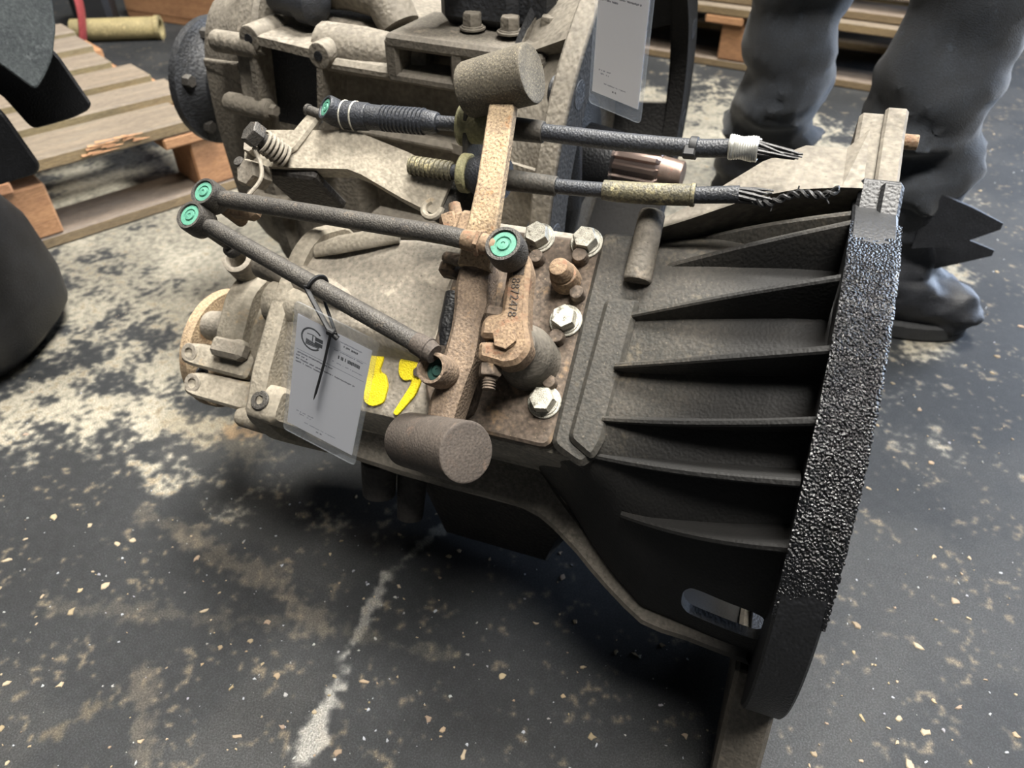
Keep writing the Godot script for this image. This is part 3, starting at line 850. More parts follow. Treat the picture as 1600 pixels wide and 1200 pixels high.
func make_bracket(g: Node3D) -> void:
	# folded steel sheet that holds the cables
	var mb := MB.new()
	var A := [[-.471, .127, .156, -.4625, .098, .154], [-.430, .131, .156, -.4200, .101, .154], [-.383, .136, .155, -.3735, .107, .151], [-.372, .136, .154, -.3620, .105, .149], [-.328, .1255, .152, -.325, .092, .146], [-.290, .1140, .147, -.297, .085, .140]]
	var loops := []
	for a in A:
		var t := G(a[0], a[1], a[2]); var b := G(a[3], a[4], a[5])
		loops.append(PackedVector3Array([t, b, b - Vector3(0, .0035, 0), t - Vector3(0, .0035, 0)]))
	mb.loft(loops)
	# downturned edge along the side away from the cables
	loops = []
	for a in A.slice(1):
		var b := G(a[3], a[4], a[5])
		loops.append(PackedVector3Array([b, b + G(0, .0035, 0), b + G(.0, .0050, -.016), b + G(0, .0015, -.016)]))
	mb.loft(loops)
	var br := part(mb, "cable_bracket", M.pale, g, 20.0)
	var ep := MB.new()
	ep.prism(rounded(P2([-.296, .078, -.298, .094, -.291, .113, -.274, .120, -.262, .112, -.266, .076]), .005), G(0, 0, .126), G(1, 0, -.15), G(0, 1, .1), G(.15, -.1, 1).normalized(), -.045, -.041, .0008)
	ep.prism(rounded(P2([.120, .085, .172, .10, .172, .150, .160, .172, .146, .172, .120, .150]), .008), G(-.284, 0, 0), G(.0, 1, 0), G(0, 0, 1), G(1, .05, 0).normalized(), 0.0, .0035, .0006)
	part(ep, "end_plate", M.dark, br)
	var hk := MB.new()
	var hp := []
	for i in 14:
		var a := lerpf(-2.3, 2.2, i / 13.0)
		hp.append(G(-.3005 + .0068 * cos(a - 2.0), .0885 + .0068 * sin(a - 2.0), .1425))
	hk.tube(hp, .0026, 8)
	part(hk, "open_eye", M.pale, br)
	# pivot arm standing up behind the plate
	var pv := MB.new()
	pv.prism(rounded(P2([-.436, .112, -.424, .138, -.418, .150, -.411, .152, -.407, .146, -.410, .136, -.420, .112]), .004), G(0, 0, .150), G(1, 0, 0), G(0, 1, 0), G(0, 0.0, 1), .0, .008, .002)
	part(pv, "pivot_arm", M.pale, br)
	var pn := MB.new()
	pn.cyl(G(-.419, .1480, .158), G(-.403, .1445, .158), .0036, .0036, .0012, 16)
	pn.lathe(G(-.4215, .1485, .158), G(1, -.2, 0), [Vector2(.001, 0), Vector2(.0044, .001), Vector2(.0044, .0035), Vector2(.003, .004)], 16)
	part(pn, "pivot_pin", M.steel, br)
	var b1 := MB.new()
	hex_bolt(b1, G(-.4560, .1110, .155), Vector3.UP, .0062, .008, false)
	part(b1, "hex_bolt", M.dusty, br)
	# coil spring under a big bolt head
	var sp := MB.new()
	var pts := []
	var ax0 := G(-.4250, .1070, .156); var ax1 := G(-.4345, .1090, .177)
	var ad := (ax1 - ax0).normalized()
	var u := ad.cross(Vector3.RIGHT).normalized(); var w := ad.cross(u)
	for i in 97:
		var t := i / 96.0
		var a := t * TAU * 6.5
		pts.append(ax0.lerp(ax1, t) + (u * cos(a) + w * sin(a)) * .0080)
	sp.tube(pts, .0013, 6)
	var wr := [ax1 + G(-.002, -.008, .002), G(-.4330, .0960, .176), G(-.4270, .0880, .175), G(-.4250, .0780, .174), G(-.4290, .0640, .176), G(-.4300, .0560, .180)]
	sp.tube(spline(wr, 4), .0015, 8)
	part(sp, "torsion_spring", M.dusty, br)
	var bb := MB.new()
	bb.cyl(ax0, ax1 + ad * .003, .0058, .0058, .001, 16)
	hex_bolt(bb, ax1 + ad * .002, ad, .0092, .009, false)
	part(bb, "spring_bolt", M.steel, br)
	var nb := MB.new()
	hex_bolt(nb, G(-.4460, .0930, .148), G(-.2, -.3, 1), .0105, .018, false)
	nb.box(G(-.456, .0940, .146), Vector3(.026, .010, .016), .002)
	part(nb, "square_nut", M.dusty, br)
	var b3 := MB.new()
	b3.cyl(G(-.4575, .0945, .152), G(-.4585, .0955, .166), .0045, .0042, .001, 14)
	part(b3, "stud", M.steel, br)
	# leg of the bracket down to the case
	for q in [[G(-.425, .100, .125), Vector3(.05, .05, .008)]]:
		var lg := MB.new()
		lg.box(q[0], q[1], .002)
		part(lg, "bracket_leg", M.under, br)

# a run of cable in the gearbox frame: [x, s, d, radius]
func cable_run(list: Array, k := 6) -> Array:
	var p := []; var r := []
	for a in list: p.append(G(a[0], a[1], a[2]))
	var pts := spline(p, k)
	for i in pts.size():
		var f := float(i) / k
		var j := mini(int(f), list.size() - 2)
		r.append(lerpf(list[j][3], list[j + 1][3], clampf(f - j, 0, 1)))
	return [pts, r]

func ribbed(mb: MB, a: Vector3, b: Vector3, r: float, n: int, depth := 0.0012) -> void:
	var prof := []
	var l := a.distance_to(b)
	for i in n:
		prof.append(Vector2(r, l * (i + 0.1) / n)); prof.append(Vector2(r, l * (i + 0.5) / n)); prof.append(Vector2(r - depth, l * (i + 0.62) / n)); prof.append(Vector2(r - depth, l * (i + 0.98) / n))
	mb.lathe(a, b - a, prof, 20)

func make_cables(xf: Transform3D) -> void:
	# upper cable, d = .158
	var c1 := thing("control_cable", "upper black control cable with a green-capped end and silver wire bound round its cut end", "cable", xf, "cut control cables on the front gearbox")
	var D := .158
	var mb := MB.new()
	var run := cable_run([[-.318, .1475, D, .0052], [-.290, .1480, D, .0052], [-.25, .1485, D, .0052], [-.215, .1475, D, .0060], [-.17, .1465, D, .0060], [-.125, .1465, D + .001, .0058], [-.098, .1490, D + .002, .0058]])
	mb.tube(run[0], run[1], 16)
	part(mb, "sheath", M.rubber, c1)
	var e := MB.new()
	e.cyl(G(-.398, .1462, D), G(-.386, .1465, D), .0085, .0100, .002)
	e.cyl(G(-.388, .1465, D), G(-.365, .1470, D), .0105, .0100, .0015)
	e.cyl(G(-.366, .1470, D), G(-.352, .1471, D), .0092, .0088, .001)
	part(e, "rod_end", M.rubber, c1)
	ball_joint(c1, G(-.3905, .1464, D + .0005), G(-.50, -.10, .86), .0098, .0125, M.rubber)
	var b := MB.new()
	ribbed(b, G(-.354, .1471, D), G(-.318, .1475, D), .0094, 11)
	b.cyl(G(-.320, .1475, D), G(-.308, .1476, D), .0085, .0075, .002)
	part(b, "boot", M.rubber, c1)
	for x in [-.386, -.377]:
		var k := MB.new()
		k.ring_(G(x, .1466, D), G(1, .02, 0), .009, .0110, .0014, 28, .0004)
		part(k, "clip_ring", M.zinc, c1)
	var gm := MB.new()
	gm.lathe(G(-.289, .1480, D), G(1, .0, 0), [Vector2(.0145, 0), Vector2(.0150, .002), Vector2(.0125, .006), Vector2(.0120, .018), Vector2(.0130, .024), Vector2(.0145, .028), Vector2(.0120, .032)], 28)
	part(gm, "grommet", M.khaki, c1)
	var fr := MB.new()
	fr.cyl(G(-.250, .1486, D), G(-.228, .1480, D), .0078, .0074, .001)
	part(fr, "ferrule", M.dark, c1)
	var tie := MB.new()
	tie.ring_(G(-.1285, .1464, D + .001), G(1, 0, 0), .0055, .0072, .005, 20, .0004)
	tie.box(G(-.1275, .1415, D + .004), Vector3(.008, .006, .008), .001)
	part(tie, "band_clip", M.nylon, c1)
	var wr := MB.new()
	var wp := []
	for i in 200:
		var q := i / 199.0
		var a := q * TAU * 12.0
		wp.append(G(lerpf(-.104, -.0865, q), .1490 + .0067 * cos(a) + .0006 * sin(a * 3.1), D + .002 + .0067 * sin(a)))
	wr.tube(wp, .0009, 5)
	part(wr, "wire_binding", M.wire, c1)
	var st := MB.new()
	var rng := RandomNumberGenerator.new(); rng.seed = 5
	for i in 14:
		var a := TAU * i / 14.0
		var rr := .0048 if i % 3 else .003
		var L := rng.randf_range(.010, .026)
		st.tube([G(-.0990, .1490 + rr * cos(a), D + .002 + rr * sin(a)), G(-.0860, .1490 + rr * 0.95 * cos(a + .5), D + .002 + rr * 0.95 * sin(a + .5)), G(-.0860 + L, .1475 + rr * 0.5 * cos(a + 1.2), D + .002 + rr * 0.5 * sin(a + 1.2))], [.0012, .0012, .0007], 6)
	part(st, "wire_strands", M.dull_wire, c1)
	# lower cable
	var c2 := thing("control_cable", "lower black control cable with a tan worn sleeve and a frayed twisted wire end", "cable", xf, "cut control cables on the front gearbox")
	D = .153
	mb = MB.new()
	run = cable_run([[-.300, .1145, D, .0048], [-.262, .1128, D, .0052], [-.215, .1120, D, .0050], [-.17, .1135, D, .0052], [-.125, .1155, D + .002, .0052], [-.092, .1190, D + .004, .0055]])
	mb.tube(run[0], run[1], 16)
	part(mb, "sheath", M.rubber, c2)
	b = MB.new()
	ribbed(b, G(-.322, .1150, D), G(-.288, .1140, D), .0070, 9, .0010)
	part(b, "boot", M.sleeve, c2)
	gm = MB.new()
	gm.lathe(G(-.281, .1138, D), G(1, -.02, 0), [Vector2(.0120, 0), Vector2(.0125, .004), Vector2(.0110, .007), Vector2(.0125, .010), Vector2(.0150, .014), Vector2(.0155, .028), Vector2(.0130, .034)], 28)
	part(gm, "grommet", M.rubber, c2)
	var t := MB.new()
	t.ring_(G(-.281, .1138, D), G(1, 0, 0), .008, .0136, .007, 28, .001)
	part(t, "clip_ring", M.khaki, c2)
	fr = MB.new()
	fr.cyl(G(-.246, .1124, D), G(-.210, .1120, D), .0072, .0066, .001)
	part(fr, "ferrule", M.dark, c2)
	var sv := MB.new()
	run = cable_run([[-.178, .1133, D, .0066], [-.165, .1136, D, .0070], [-.140, .1146, D + .001, .0070], [-.119, .1162, D + .002, .0069]])
	sv.tube(run[0], run[1], 18)
	sv.ring_(G(-.1215, .1160, D + .002), G(1, .07, 0), .0060, .0075, .003, 20, .0006)
	part(sv, "worn_sleeve", M.sleeve, c2)
	st = MB.new()
	rng.seed = 9
	for i in 9:
		var a := TAU * i / 9.0
		st.tube([G(-.096, .1185 + .004 * cos(a), D + .004 + .004 * sin(a)), G(-.0840, .1190 + .0042 * cos(a + .5), D + .004 + .0042 * sin(a + .5)), G(-.0760 + rng.randf() * .004, .1195 + .0045 * cos(a + .9), D + .004 + .004 * sin(a + .9))], [.0013, .0013, .0007], 6)
	var tw := []; var tx := []
	for i in 40:
		var q := i / 39.0
		var c := G(lerpf(-.085, -.0365, q), .1195 + .0035 * sin(q * 8.0 + 3.6) + .010 * q * q - .004 * sin(q * PI), D + .004 + .006 * q)
		var a := q * TAU * 5.0
		tw.append(c + Vector3(0, cos(a), sin(a)) * .0016); tx.append(c - Vector3(0, cos(a), sin(a)) * .0016)
	st.tube(tw, .0013, 6); st.tube(tx, .0013, 6)
	for i in 10:
		var q := rng.randf()
		var c: Vector3 = tw[int(q * 38.0)]
		st.tube([c, c + Vector3(rng.randf_range(-.002, .003), rng.randf_range(-.003, .004), rng.randf_range(-.004, .004))], .0005, 5)
	part(st, "wire_strands", M.dull_wire, c2)

func make_gearbox() -> void:
	var xf := Transform3D(gear_basis(), GEAR_AT)
	var g := thing("gearbox", "front cast gearbox with a ribbed bell housing, black rim and rusty shift levers", "gearbox", xf)
	make_bell(g)
	make_case(g)
	make_cover(g)
	make_levers(g)
	make_bracket(g)
	make_cables(xf)

# ------------------------------------------------------------------ the setting
func structure(mb: MB, called: String, m: Material) -> MeshInstance3D:
	var o := part(mb, called, m, self)
	o.set_meta("kind", "structure")
	return o

func make_room() -> void:
	var W := 4.0
	var mb := MB.new(); mb.box(Vector3(-W - .1, 1.8, -2.0), Vector3(.2, 3.6, 9.4), .01); structure(mb, "wall_left", M.plaster)
	mb = MB.new(); mb.box(Vector3(0, 1.8, -6.6), Vector3(2 * W, 3.6, .2), .01); structure(mb, "wall_back", M.plaster)
	mb = MB.new(); mb.box(Vector3(0, 1.8, 2.6), Vector3(2 * W, 3.6, .2), .01); structure(mb, "wall_front", M.plaster)
	mb = MB.new()
	mb.box(Vector3(W + .1, 1.8, .65), Vector3(.2, 3.6, 3.9), .01)
	mb.box(Vector3(W + .1, 1.8, -5.3), Vector3(.2, 3.6, 2.6), .01)
	mb.box(Vector3(W + .1, 3.3, -2.65), Vector3(.2, .6, 2.7), .01)
	structure(mb, "wall_right", M.plaster)
	mb = MB.new(); mb.box(Vector3(0, 3.7, -2.0), Vector3(2 * W + .4, .2, 9.4), .01); structure(mb, "ceiling", M.roof)

const FS := 1280          # floor picture, 4 m square: x -2..2, z +0.4..-3.6
func make_floor() -> void:
	var n1 := noise(0.012, 101, 6).get_image(FS, FS).get_data()
	var n2 := noise(0.05, 102, 5).get_image(FS, FS).get_data()
	var n3 := noise(0.22, 103, 3).get_image(FS, FS).get_data()
	var n4 := noise(0.004, 104, 4).get_image(FS, FS).get_data()
	var out := PackedByteArray(); out.resize(FS * FS * 3)
	var px := 4.0 / FS
	for y in FS:
		var F := y * px - 0.4
		for x in FS:
			var X := x * px - 2.0
			var i := y * FS + x
			var a := n1[i] / 255.0; var b := n2[i] / 255.0; var c := n3[i] / 255.0; var e := n4[i] / 255.0
			# grey floor paint
			var t := a * 0.5 + c * 0.5
			var r := 0.132 + 0.10 * t; var g := 0.142 + 0.10 * t; var bl := 0.152 + 0.10 * t
			# dusty veil
			var veil := clampf((e + a - 0.98) * 1.2, 0.0, 0.22)
			r = lerpf(r, 0.36, veil); g = lerpf(g, 0.35, veil); bl = lerpf(bl, 0.33, veil)
			# where the paint is worn through to pale concrete
			var dx := (X + 0.12) / 0.86; var dy := (F - 1.32) / 0.62
			var d := 1.0 - (dx * dx * dx * dx + dy * dy)
			var w := clampf((d * 0.85 + (a - 0.5) * 1.3 + (b - 0.5) * 1.2 + (c - 0.5) * 0.9) * 2.6 + 0.35, 0.0, 1.0)
			if d < -2.0: w = 0.0
			var pr := 0.42 + 0.30 * a + 0.34 * (c - 0.5) + 0.2 * (b - 0.5); 
			r = lerpf(r, pr, w); g = lerpf(g, pr * 0.965, w); bl = lerpf(bl, pr * 0.87, w)
			# chips of paint, tan beneath
			var k := clampf((c * 0.62 + b * 0.38 - 0.655) * 16.0, 0.0, 1.0) * 0.75
			if k > 0.0:
				r = lerpf(r, 0.52, k); g = lerpf(g, 0.47, k); bl = lerpf(bl, 0.39, k)
			out[i * 3] = int(clampf(r, 0, 1) * 255.0); out[i * 3 + 1] = int(clampf(g, 0, 1) * 255.0); out[i * 3 + 2] = int(clampf(bl, 0, 1) * 255.0)
	# streaks: chalk line, scraped path, dirt patches; [x, F, radius, strength, r, g, b]
	var rng := RandomNumberGenerator.new(); rng.seed = 4
	var streaks := [[-.055, .519, -.127, .437, .007, .75, Color(.66, .65, .61)], [-.127, .437, -.150, .355, .006, .7, Color(.7, .69, .66)], [-.150, .355, -.172, .262, .009, .85, Color(.74, .73, .70)],
		[-.404, .519, -.334, .485, .013, .5, Color(.42, .39, .34)], [-.334, .485, -.217, .415, .014, .6, Color(.44, .41, .36)], [-.217, .415, -.176, .377, .022, .6, Color(.44, .41, .36)], [-.176, .377, -.060, .350, .008, .4, Color(.43, .41, .36)],
		[-.43, .40, -.22, .385, .014, .4, Color(.42, .39, .34)], [-.30, .60, -.40, .66, .03, .4, Color(.50, .46, .38)], [-.33, .34, -.30, .25, .013, .5, Color(.47, .43, .37)], [-.34, .64, -.28, .66, .012, .6, Color(.62, .5, .36)], [-.36, .30, -.38, .28, .012, .5, Color(.52, .46, .36)]]
	for s in streaks:
		var P0 := Vector2(s[0], s[1]); var P1 := Vector2(s[2], s[3])
		var lo: Vector2 = P0.min(P1) - Vector2.ONE * s[4] * 2.0; var hi: Vector2 = P0.max(P1) + Vector2.ONE * s[4] * 2.0
		for y in range(int((lo.y + 0.4) / px), int((hi.y + 0.4) / px) + 1):
			for x in range(int((lo.x + 2.0) / px), int((hi.x + 2.0) / px) + 1):
				if x < 0 or y < 0 or x >= FS or y >= FS: continue
				var p := Vector2(x * px - 2.0, y * px - 0.4)
				var q := Geometry2D.get_closest_point_to_segment(p, P0, P1)
				var i := y * FS + x
				var f := clampf(1.0 - p.distance_to(q) / s[4] + (n3[i] / 255.0 - 0.5) * 1.8 + (n2[i] / 255.0 - 0.5) * 2.2, 0.0, 1.0)
				f = minf(1.0, f * 1.6) * s[5]
				var c: Color = s[6]
				out[i * 3] = int(lerpf(out[i * 3], c.r * 255.0, f)); out[i * 3 + 1] = int(lerpf(out[i * 3 + 1], c.g * 255.0, f)); out[i * 3 + 2] = int(lerpf(out[i * 3 + 2], c.b * 255.0, f))
	var tex := ImageTexture.create_from_image(Image.create_from_data(FS, FS, false, Image.FORMAT_RGB8, out))
	var m := StandardMaterial3D.new()
	m.albedo_texture = tex
	m.roughness = 0.7
	m.metallic_specular = 0.4
	m.normal_enabled = true
	m.normal_texture = bumps(0.08, 61, 9.0, 512, 5)
	m.normal_scale = 0.5
	m.uv1_scale = Vector3.ONE
	m.detail_enabled = true
	m.detail_blend_mode = BaseMaterial3D.BLEND_MODE_MUL
	m.detail_uv_layer = BaseMaterial3D.DETAIL_UV_2
	var dn := bytes_of(noise(0.4, 62, 3), 512)
	var db := PackedByteArray(); db.resize(512 * 512 * 4)
	for i in 512 * 512:
		var v := int(clampf(160.0 + (dn[i] - 128.0) * 1.1, 60.0, 255.0))
		db[i * 4] = v; db[i * 4 + 1] = v; db[i * 4 + 2] = v; db[i * 4 + 3] = 200
	m.detail_albedo = ImageTexture.create_from_image(Image.create_from_data(512, 512, false, Image.FORMAT_RGBA8, db))
	var st := SurfaceTool.new()
	st.begin(Mesh.PRIMITIVE_TRIANGLES)
	var top := 0.0
	var cs := [Vector3(-4.1, top, 2.7), Vector3(4.1, top, 2.7), Vector3(4.1, top, -6.7), Vector3(-4.1, top, -6.7)]
	for k in [0, 2, 1, 0, 3, 2]:
		var p: Vector3 = cs[k]
		st.set_normal(Vector3.UP)
		st.set_uv(Vector2((p.x + 2.0) / 4.0, (-p.z + 0.4) / 4.0))
		st.set_uv2(Vector2(p.x, p.z) / 0.34)
		st.add_vertex(p)
	m.normal_texture = null; m.normal_enabled = false
	var mesh := st.commit()
	var o := MeshInstance3D.new()
	o.name = "floor"; o.mesh = mesh; o.material_override = m
	o.set_meta("kind", "structure")
	add_child(o)
	var slab := MB.new()
	slab.box(Vector3(0, -.105, -2.0), Vector3(8.2, .2, 9.4), .005)
	structure(slab, "floor_slab", M.plaster)
	# loose flakes and crumbs
	for set_ in [[1100, h("8a7e6a"), "flake"], [1500, h("8b8f94"), "grit"]]:
		var fl := MB.new()
		for i in set_[0]:
			var F := 0.22 + pow(rng.randf(), 1.4) * 1.6
			var X := rng.randf_range(-0.9, 1.0) * (0.35 + F * 0.75)
			if absf(X) > 1.6: continue
			# none under the pallet, the rear gearbox or the shoes
			if (X < -.42 and F > .98) or (X > -.55 and X < .36 and F > .55) or (X > .30 and X < .66 and F > .78 and F < 1.25) or (X > .2 and F > 1.6): continue
			var sz := 0.0010 + 0.0040 * pow(rng.randf(), 3.0)
			if set_[2] == "grit": sz *= 0.5
			var n := 7
			var a0 := rng.randf() * TAU
			var el := rng.randf_range(0.4, 1.0)
			var pl := PackedVector2Array()
			for k in n:
				var a := TAU * k / n
				var p := Vector2(cos(a), sin(a) * el) * sz * rng.randf_range(0.4, 1.3)
				pl.append(p.rotated(a0))
			var v := rng.randf_range(0.6, 1.25)
			fl.col = Color(v, v * rng.randf_range(0.9, 1.0), v * rng.randf_range(0.8, 1.0))
			var L0 := PackedVector3Array(); var L1 := PackedVector3Array()
			for p in pl:
				L0.append(Vector3(X + p.x, 0.0002, -F + p.y)); L1.append(Vector3(X + p.x * .8, 0.0006 + sz * .08, -F + p.y * .8))
			fl.loft([L0, L1])
		var fm := plain(set_[1], .9); fm.vertex_color_use_as_albedo = true
		var fo := part(fl, "paint_flakes" if set_[2] == "flake" else "floor_grit", fm, self)
		fo.set_meta("kind", "stuff")
		fo.set_meta("label", "small tan paint flakes scattered over the dark floor" if set_[2] == "flake" else "fine pale grit scattered over the dark floor")
		fo.set_meta("category", "debris")

# ------------------------------------------------------------------ paper tags
func draw_text_rows(im: Image, x: int, y: int, w: int, hh: int, col: Color, seed_: int) -> void:
	# a printed row too small to read: strokes of letter-like width
	var rng := RandomNumberGenerator.new(); rng.seed = seed_
	var p := x
	while p < x + w:
		var l := rng.randi_range(2, 4)
		if rng.randf() < 0.84:
			im.fill_rect(Rect2i(p, y + rng.randi_range(0, 1), mini(l, x + w - p), hh - rng.randi_range(0, 1)), col)
		p += l + 1

func tag_print() -> ImageTexture:
	var w := 256; var hh := 512
	var im := Image.create(w, hh, false, Image.FORMAT_RGB8)
	im.fill(h("f0f1f7"))
	var ink := h("22242c"); var pale := h("8d90a0")
	# round emblem with the front of a cab
	for y in range(20, 130):
		for x in range(10, 110):
			var d := Vector2((x - 56) / 38.0, (y - 74) / 46.0)
			var r := d.length(); var a := atan2(d.y, d.x)
			if absf(r - 0.94) < 0.07 and (absf(a) > 0.75): im.set_pixel(x, y, ink)
			if d.x > -0.55 and d.x < 0.75 and d.y > 0.18 + d.x * 0.1 and d.y < 0.62 - d.x * 0.05 and r < 0.98 and int(y) % 7 != 0: im.set_pixel(x, y, ink)
			if d.x > 0.28 and d.x < 0.98 and d.y > -0.35 and d.y < 0.4 and not (d.y > -0.02 and d.y < 0.06): im.set_pixel(x, y, ink)
			if absf(d.y + 0.42 - absf(d.x) * 0.18) < 0.035 and d.x > -0.5 and d.x < 0.35: im.set_pixel(x, y, ink)
			if absf(d.x - 0.05) < 0.03 and d.y > -0.4 and d.y < 0.2: im.set_pixel(x, y, ink)
	im.fill_rect(Rect2i(8, 142, 240, 2), pale)
	im.fill_rect(Rect2i(128, 62, 120, 1), pale)
	im.fill_rect(Rect2i(118, 20, 1, 122), h("c2c4d0"))
	draw_text_rows(im, 150, 24, 76, 5, pale, 1)
	draw_text_rows(im, 164, 36, 50, 8, ink, 2)
	draw_text_rows(im, 134, 66, 106, 5, pale, 3)
	draw_text_rows(im, 148, 84, 80, 15, ink, 4)
	draw_text_rows(im, 134, 118, 106, 4, pale, 5)
	draw_text_rows(im, 8, 152, 130, 6, h("5a5c68"), 6)
	draw_text_rows(im, 8, 166, 40, 6, h("5a5c68"), 7)
	draw_text_rows(im, 8, 180, 214, 6, h("5a5c68"), 8)
	draw_text_rows(im, 8, 194, 96, 6, h("5a5c68"), 9)
	draw_text_rows(im, 30, 424, 66, 5, pale, 10)
	draw_text_rows(im, 42, 436, 44, 5, pale, 11)
	draw_text_rows(im, 64, 468, 120, 4, pale, 12)
	draw_text_rows(im, 112, 484, 22, 6, h("5a5c68"), 13)
	return ImageTexture.create_from_image(im)

func tag_mesh(called: String, w: float, hh: float, t: float, parent: Node, m: Material, z: float) -> void:
	# front and back sheet with picture, thin edge
	var st := SurfaceTool.new(); st.begin(Mesh.PRIMITIVE_TRIANGLES)
	var c := [Vector3(0, 0, z), Vector3(w, 0, z), Vector3(w, -hh, z), Vector3(0, -hh, z)]
	var uv := [Vector2(0, 0), Vector2(1, 0), Vector2(1, 1), Vector2(0, 1)]
	for k in [0, 1, 2, 0, 2, 3]:
		st.set_normal(Vector3.BACK); st.set_uv(uv[k]); st.add_vertex(c[k])
	for k in [0, 2, 1, 0, 3, 2]:
		st.set_normal(Vector3.FORWARD); st.set_uv(Vector2(.5, .6)); st.add_vertex(c[k] - Vector3(0, 0, t))
	var o := MeshInstance3D.new()
	o.name = called; o.mesh = st.commit(); o.material_override = m
	parent.add_child(o, true)

func make_tag(label: String, xf: Transform3D, w: float, hh: float, m: Material) -> Node3D:
	var o := thing("paper_tag", label, "tag", xf)
	tag_mesh("printed_sheet", w, hh, .0003, o, m, .0)
	var mb := MB.new()
	mb.prism(rounded(rect(-.0030, -hh - .0095, w + .0040, .0100), .004), Vector3(0, 0, 0), Vector3.RIGHT, Vector3.UP, Vector3.BACK, -.0007, .0004, .0001)
	part(mb, "laminate_sleeve", M.laminate, o)
	return o

func make_tags() -> void:
	var m := StandardMaterial3D.new()
	m.albedo_texture = tag_print(); m.roughness = 0.55
	# plane through three measured corners of the front tag
	var tl := Vector3(-.141, .340, -.401); var tr := Vector3(-.092, .325, -.381); var bl := Vector3(-.165, .235, -.406)
	var u := (tr - tl); var w := u.length() * 1.02
	u = u.normalized()
	var v := tl - bl; var hh := v.length()
	var n := u.cross(v).normalized()
	v = n.cross(u)
	make_tag("white laminated paper tag hanging from the thin shift rod of the front gearbox", Transform3D(Basis(u, v, n), tl), w, hh, m)
	make_tag("white laminated paper tag hanging at the bell mouth of the rear gearbox", Transform3D(Basis(Vector3.UP, -0.93), Vector3(.0615, .530, -.578)), .050, .105, m)
	# cable tie: loop over the rod, head on the paper, long tail
	var o := thing("cable_tie", "black cable tie looped over the shift rod and through the front paper tag", "cable tie")
	var gx := Transform3D(gear_basis(), GEAR_AT)
	var loop_ := []
	var c := gx * G(-.3400, .0027, .187)
	var head := tl.lerp(tr, .49) + v * .0015 + n * .003
	var ax := (gx.basis * G(.95, -.28, 0)).normalized()
	var up := (c - head).normalized(); up = (up - ax * up.dot(ax)).normalized()
	var sd := ax.cross(up)
	loop_.append(head + sd * .001)
	for i in 13:
		var a := lerpf(-0.5, PI + 0.5, i / 12.0)
		loop_.append(c + (sd * cos(a) + up * sin(a)) * .0076 + ax * .0012 * (i - 6.0) / 6.0)
	loop_.append(head - sd * .001 + u * .003)
	var mb := MB.new()
	mb.tube(spline(loop_, 3), .0018, 8, true, 0.6)
	mb.tube([head, head - v * .03 + n * .001 - u * .0015, head - v * .058 + n * .0015 - u * .0042, head - v * .066 + n * .0015 - u * .0052], [.0024, .0024, .0023, .0008], 8, true, 0.4)
	mb.box(head, Vector3(.0055, .0045, .0045), .0008, Basis(u, v, n))
	mb.cyl(head + u * .001 - v * .001, head + u * .0055 - v * .0026, .0018, .0018, .0003, 10)
	part(mb, "strap", M.nylon, o)

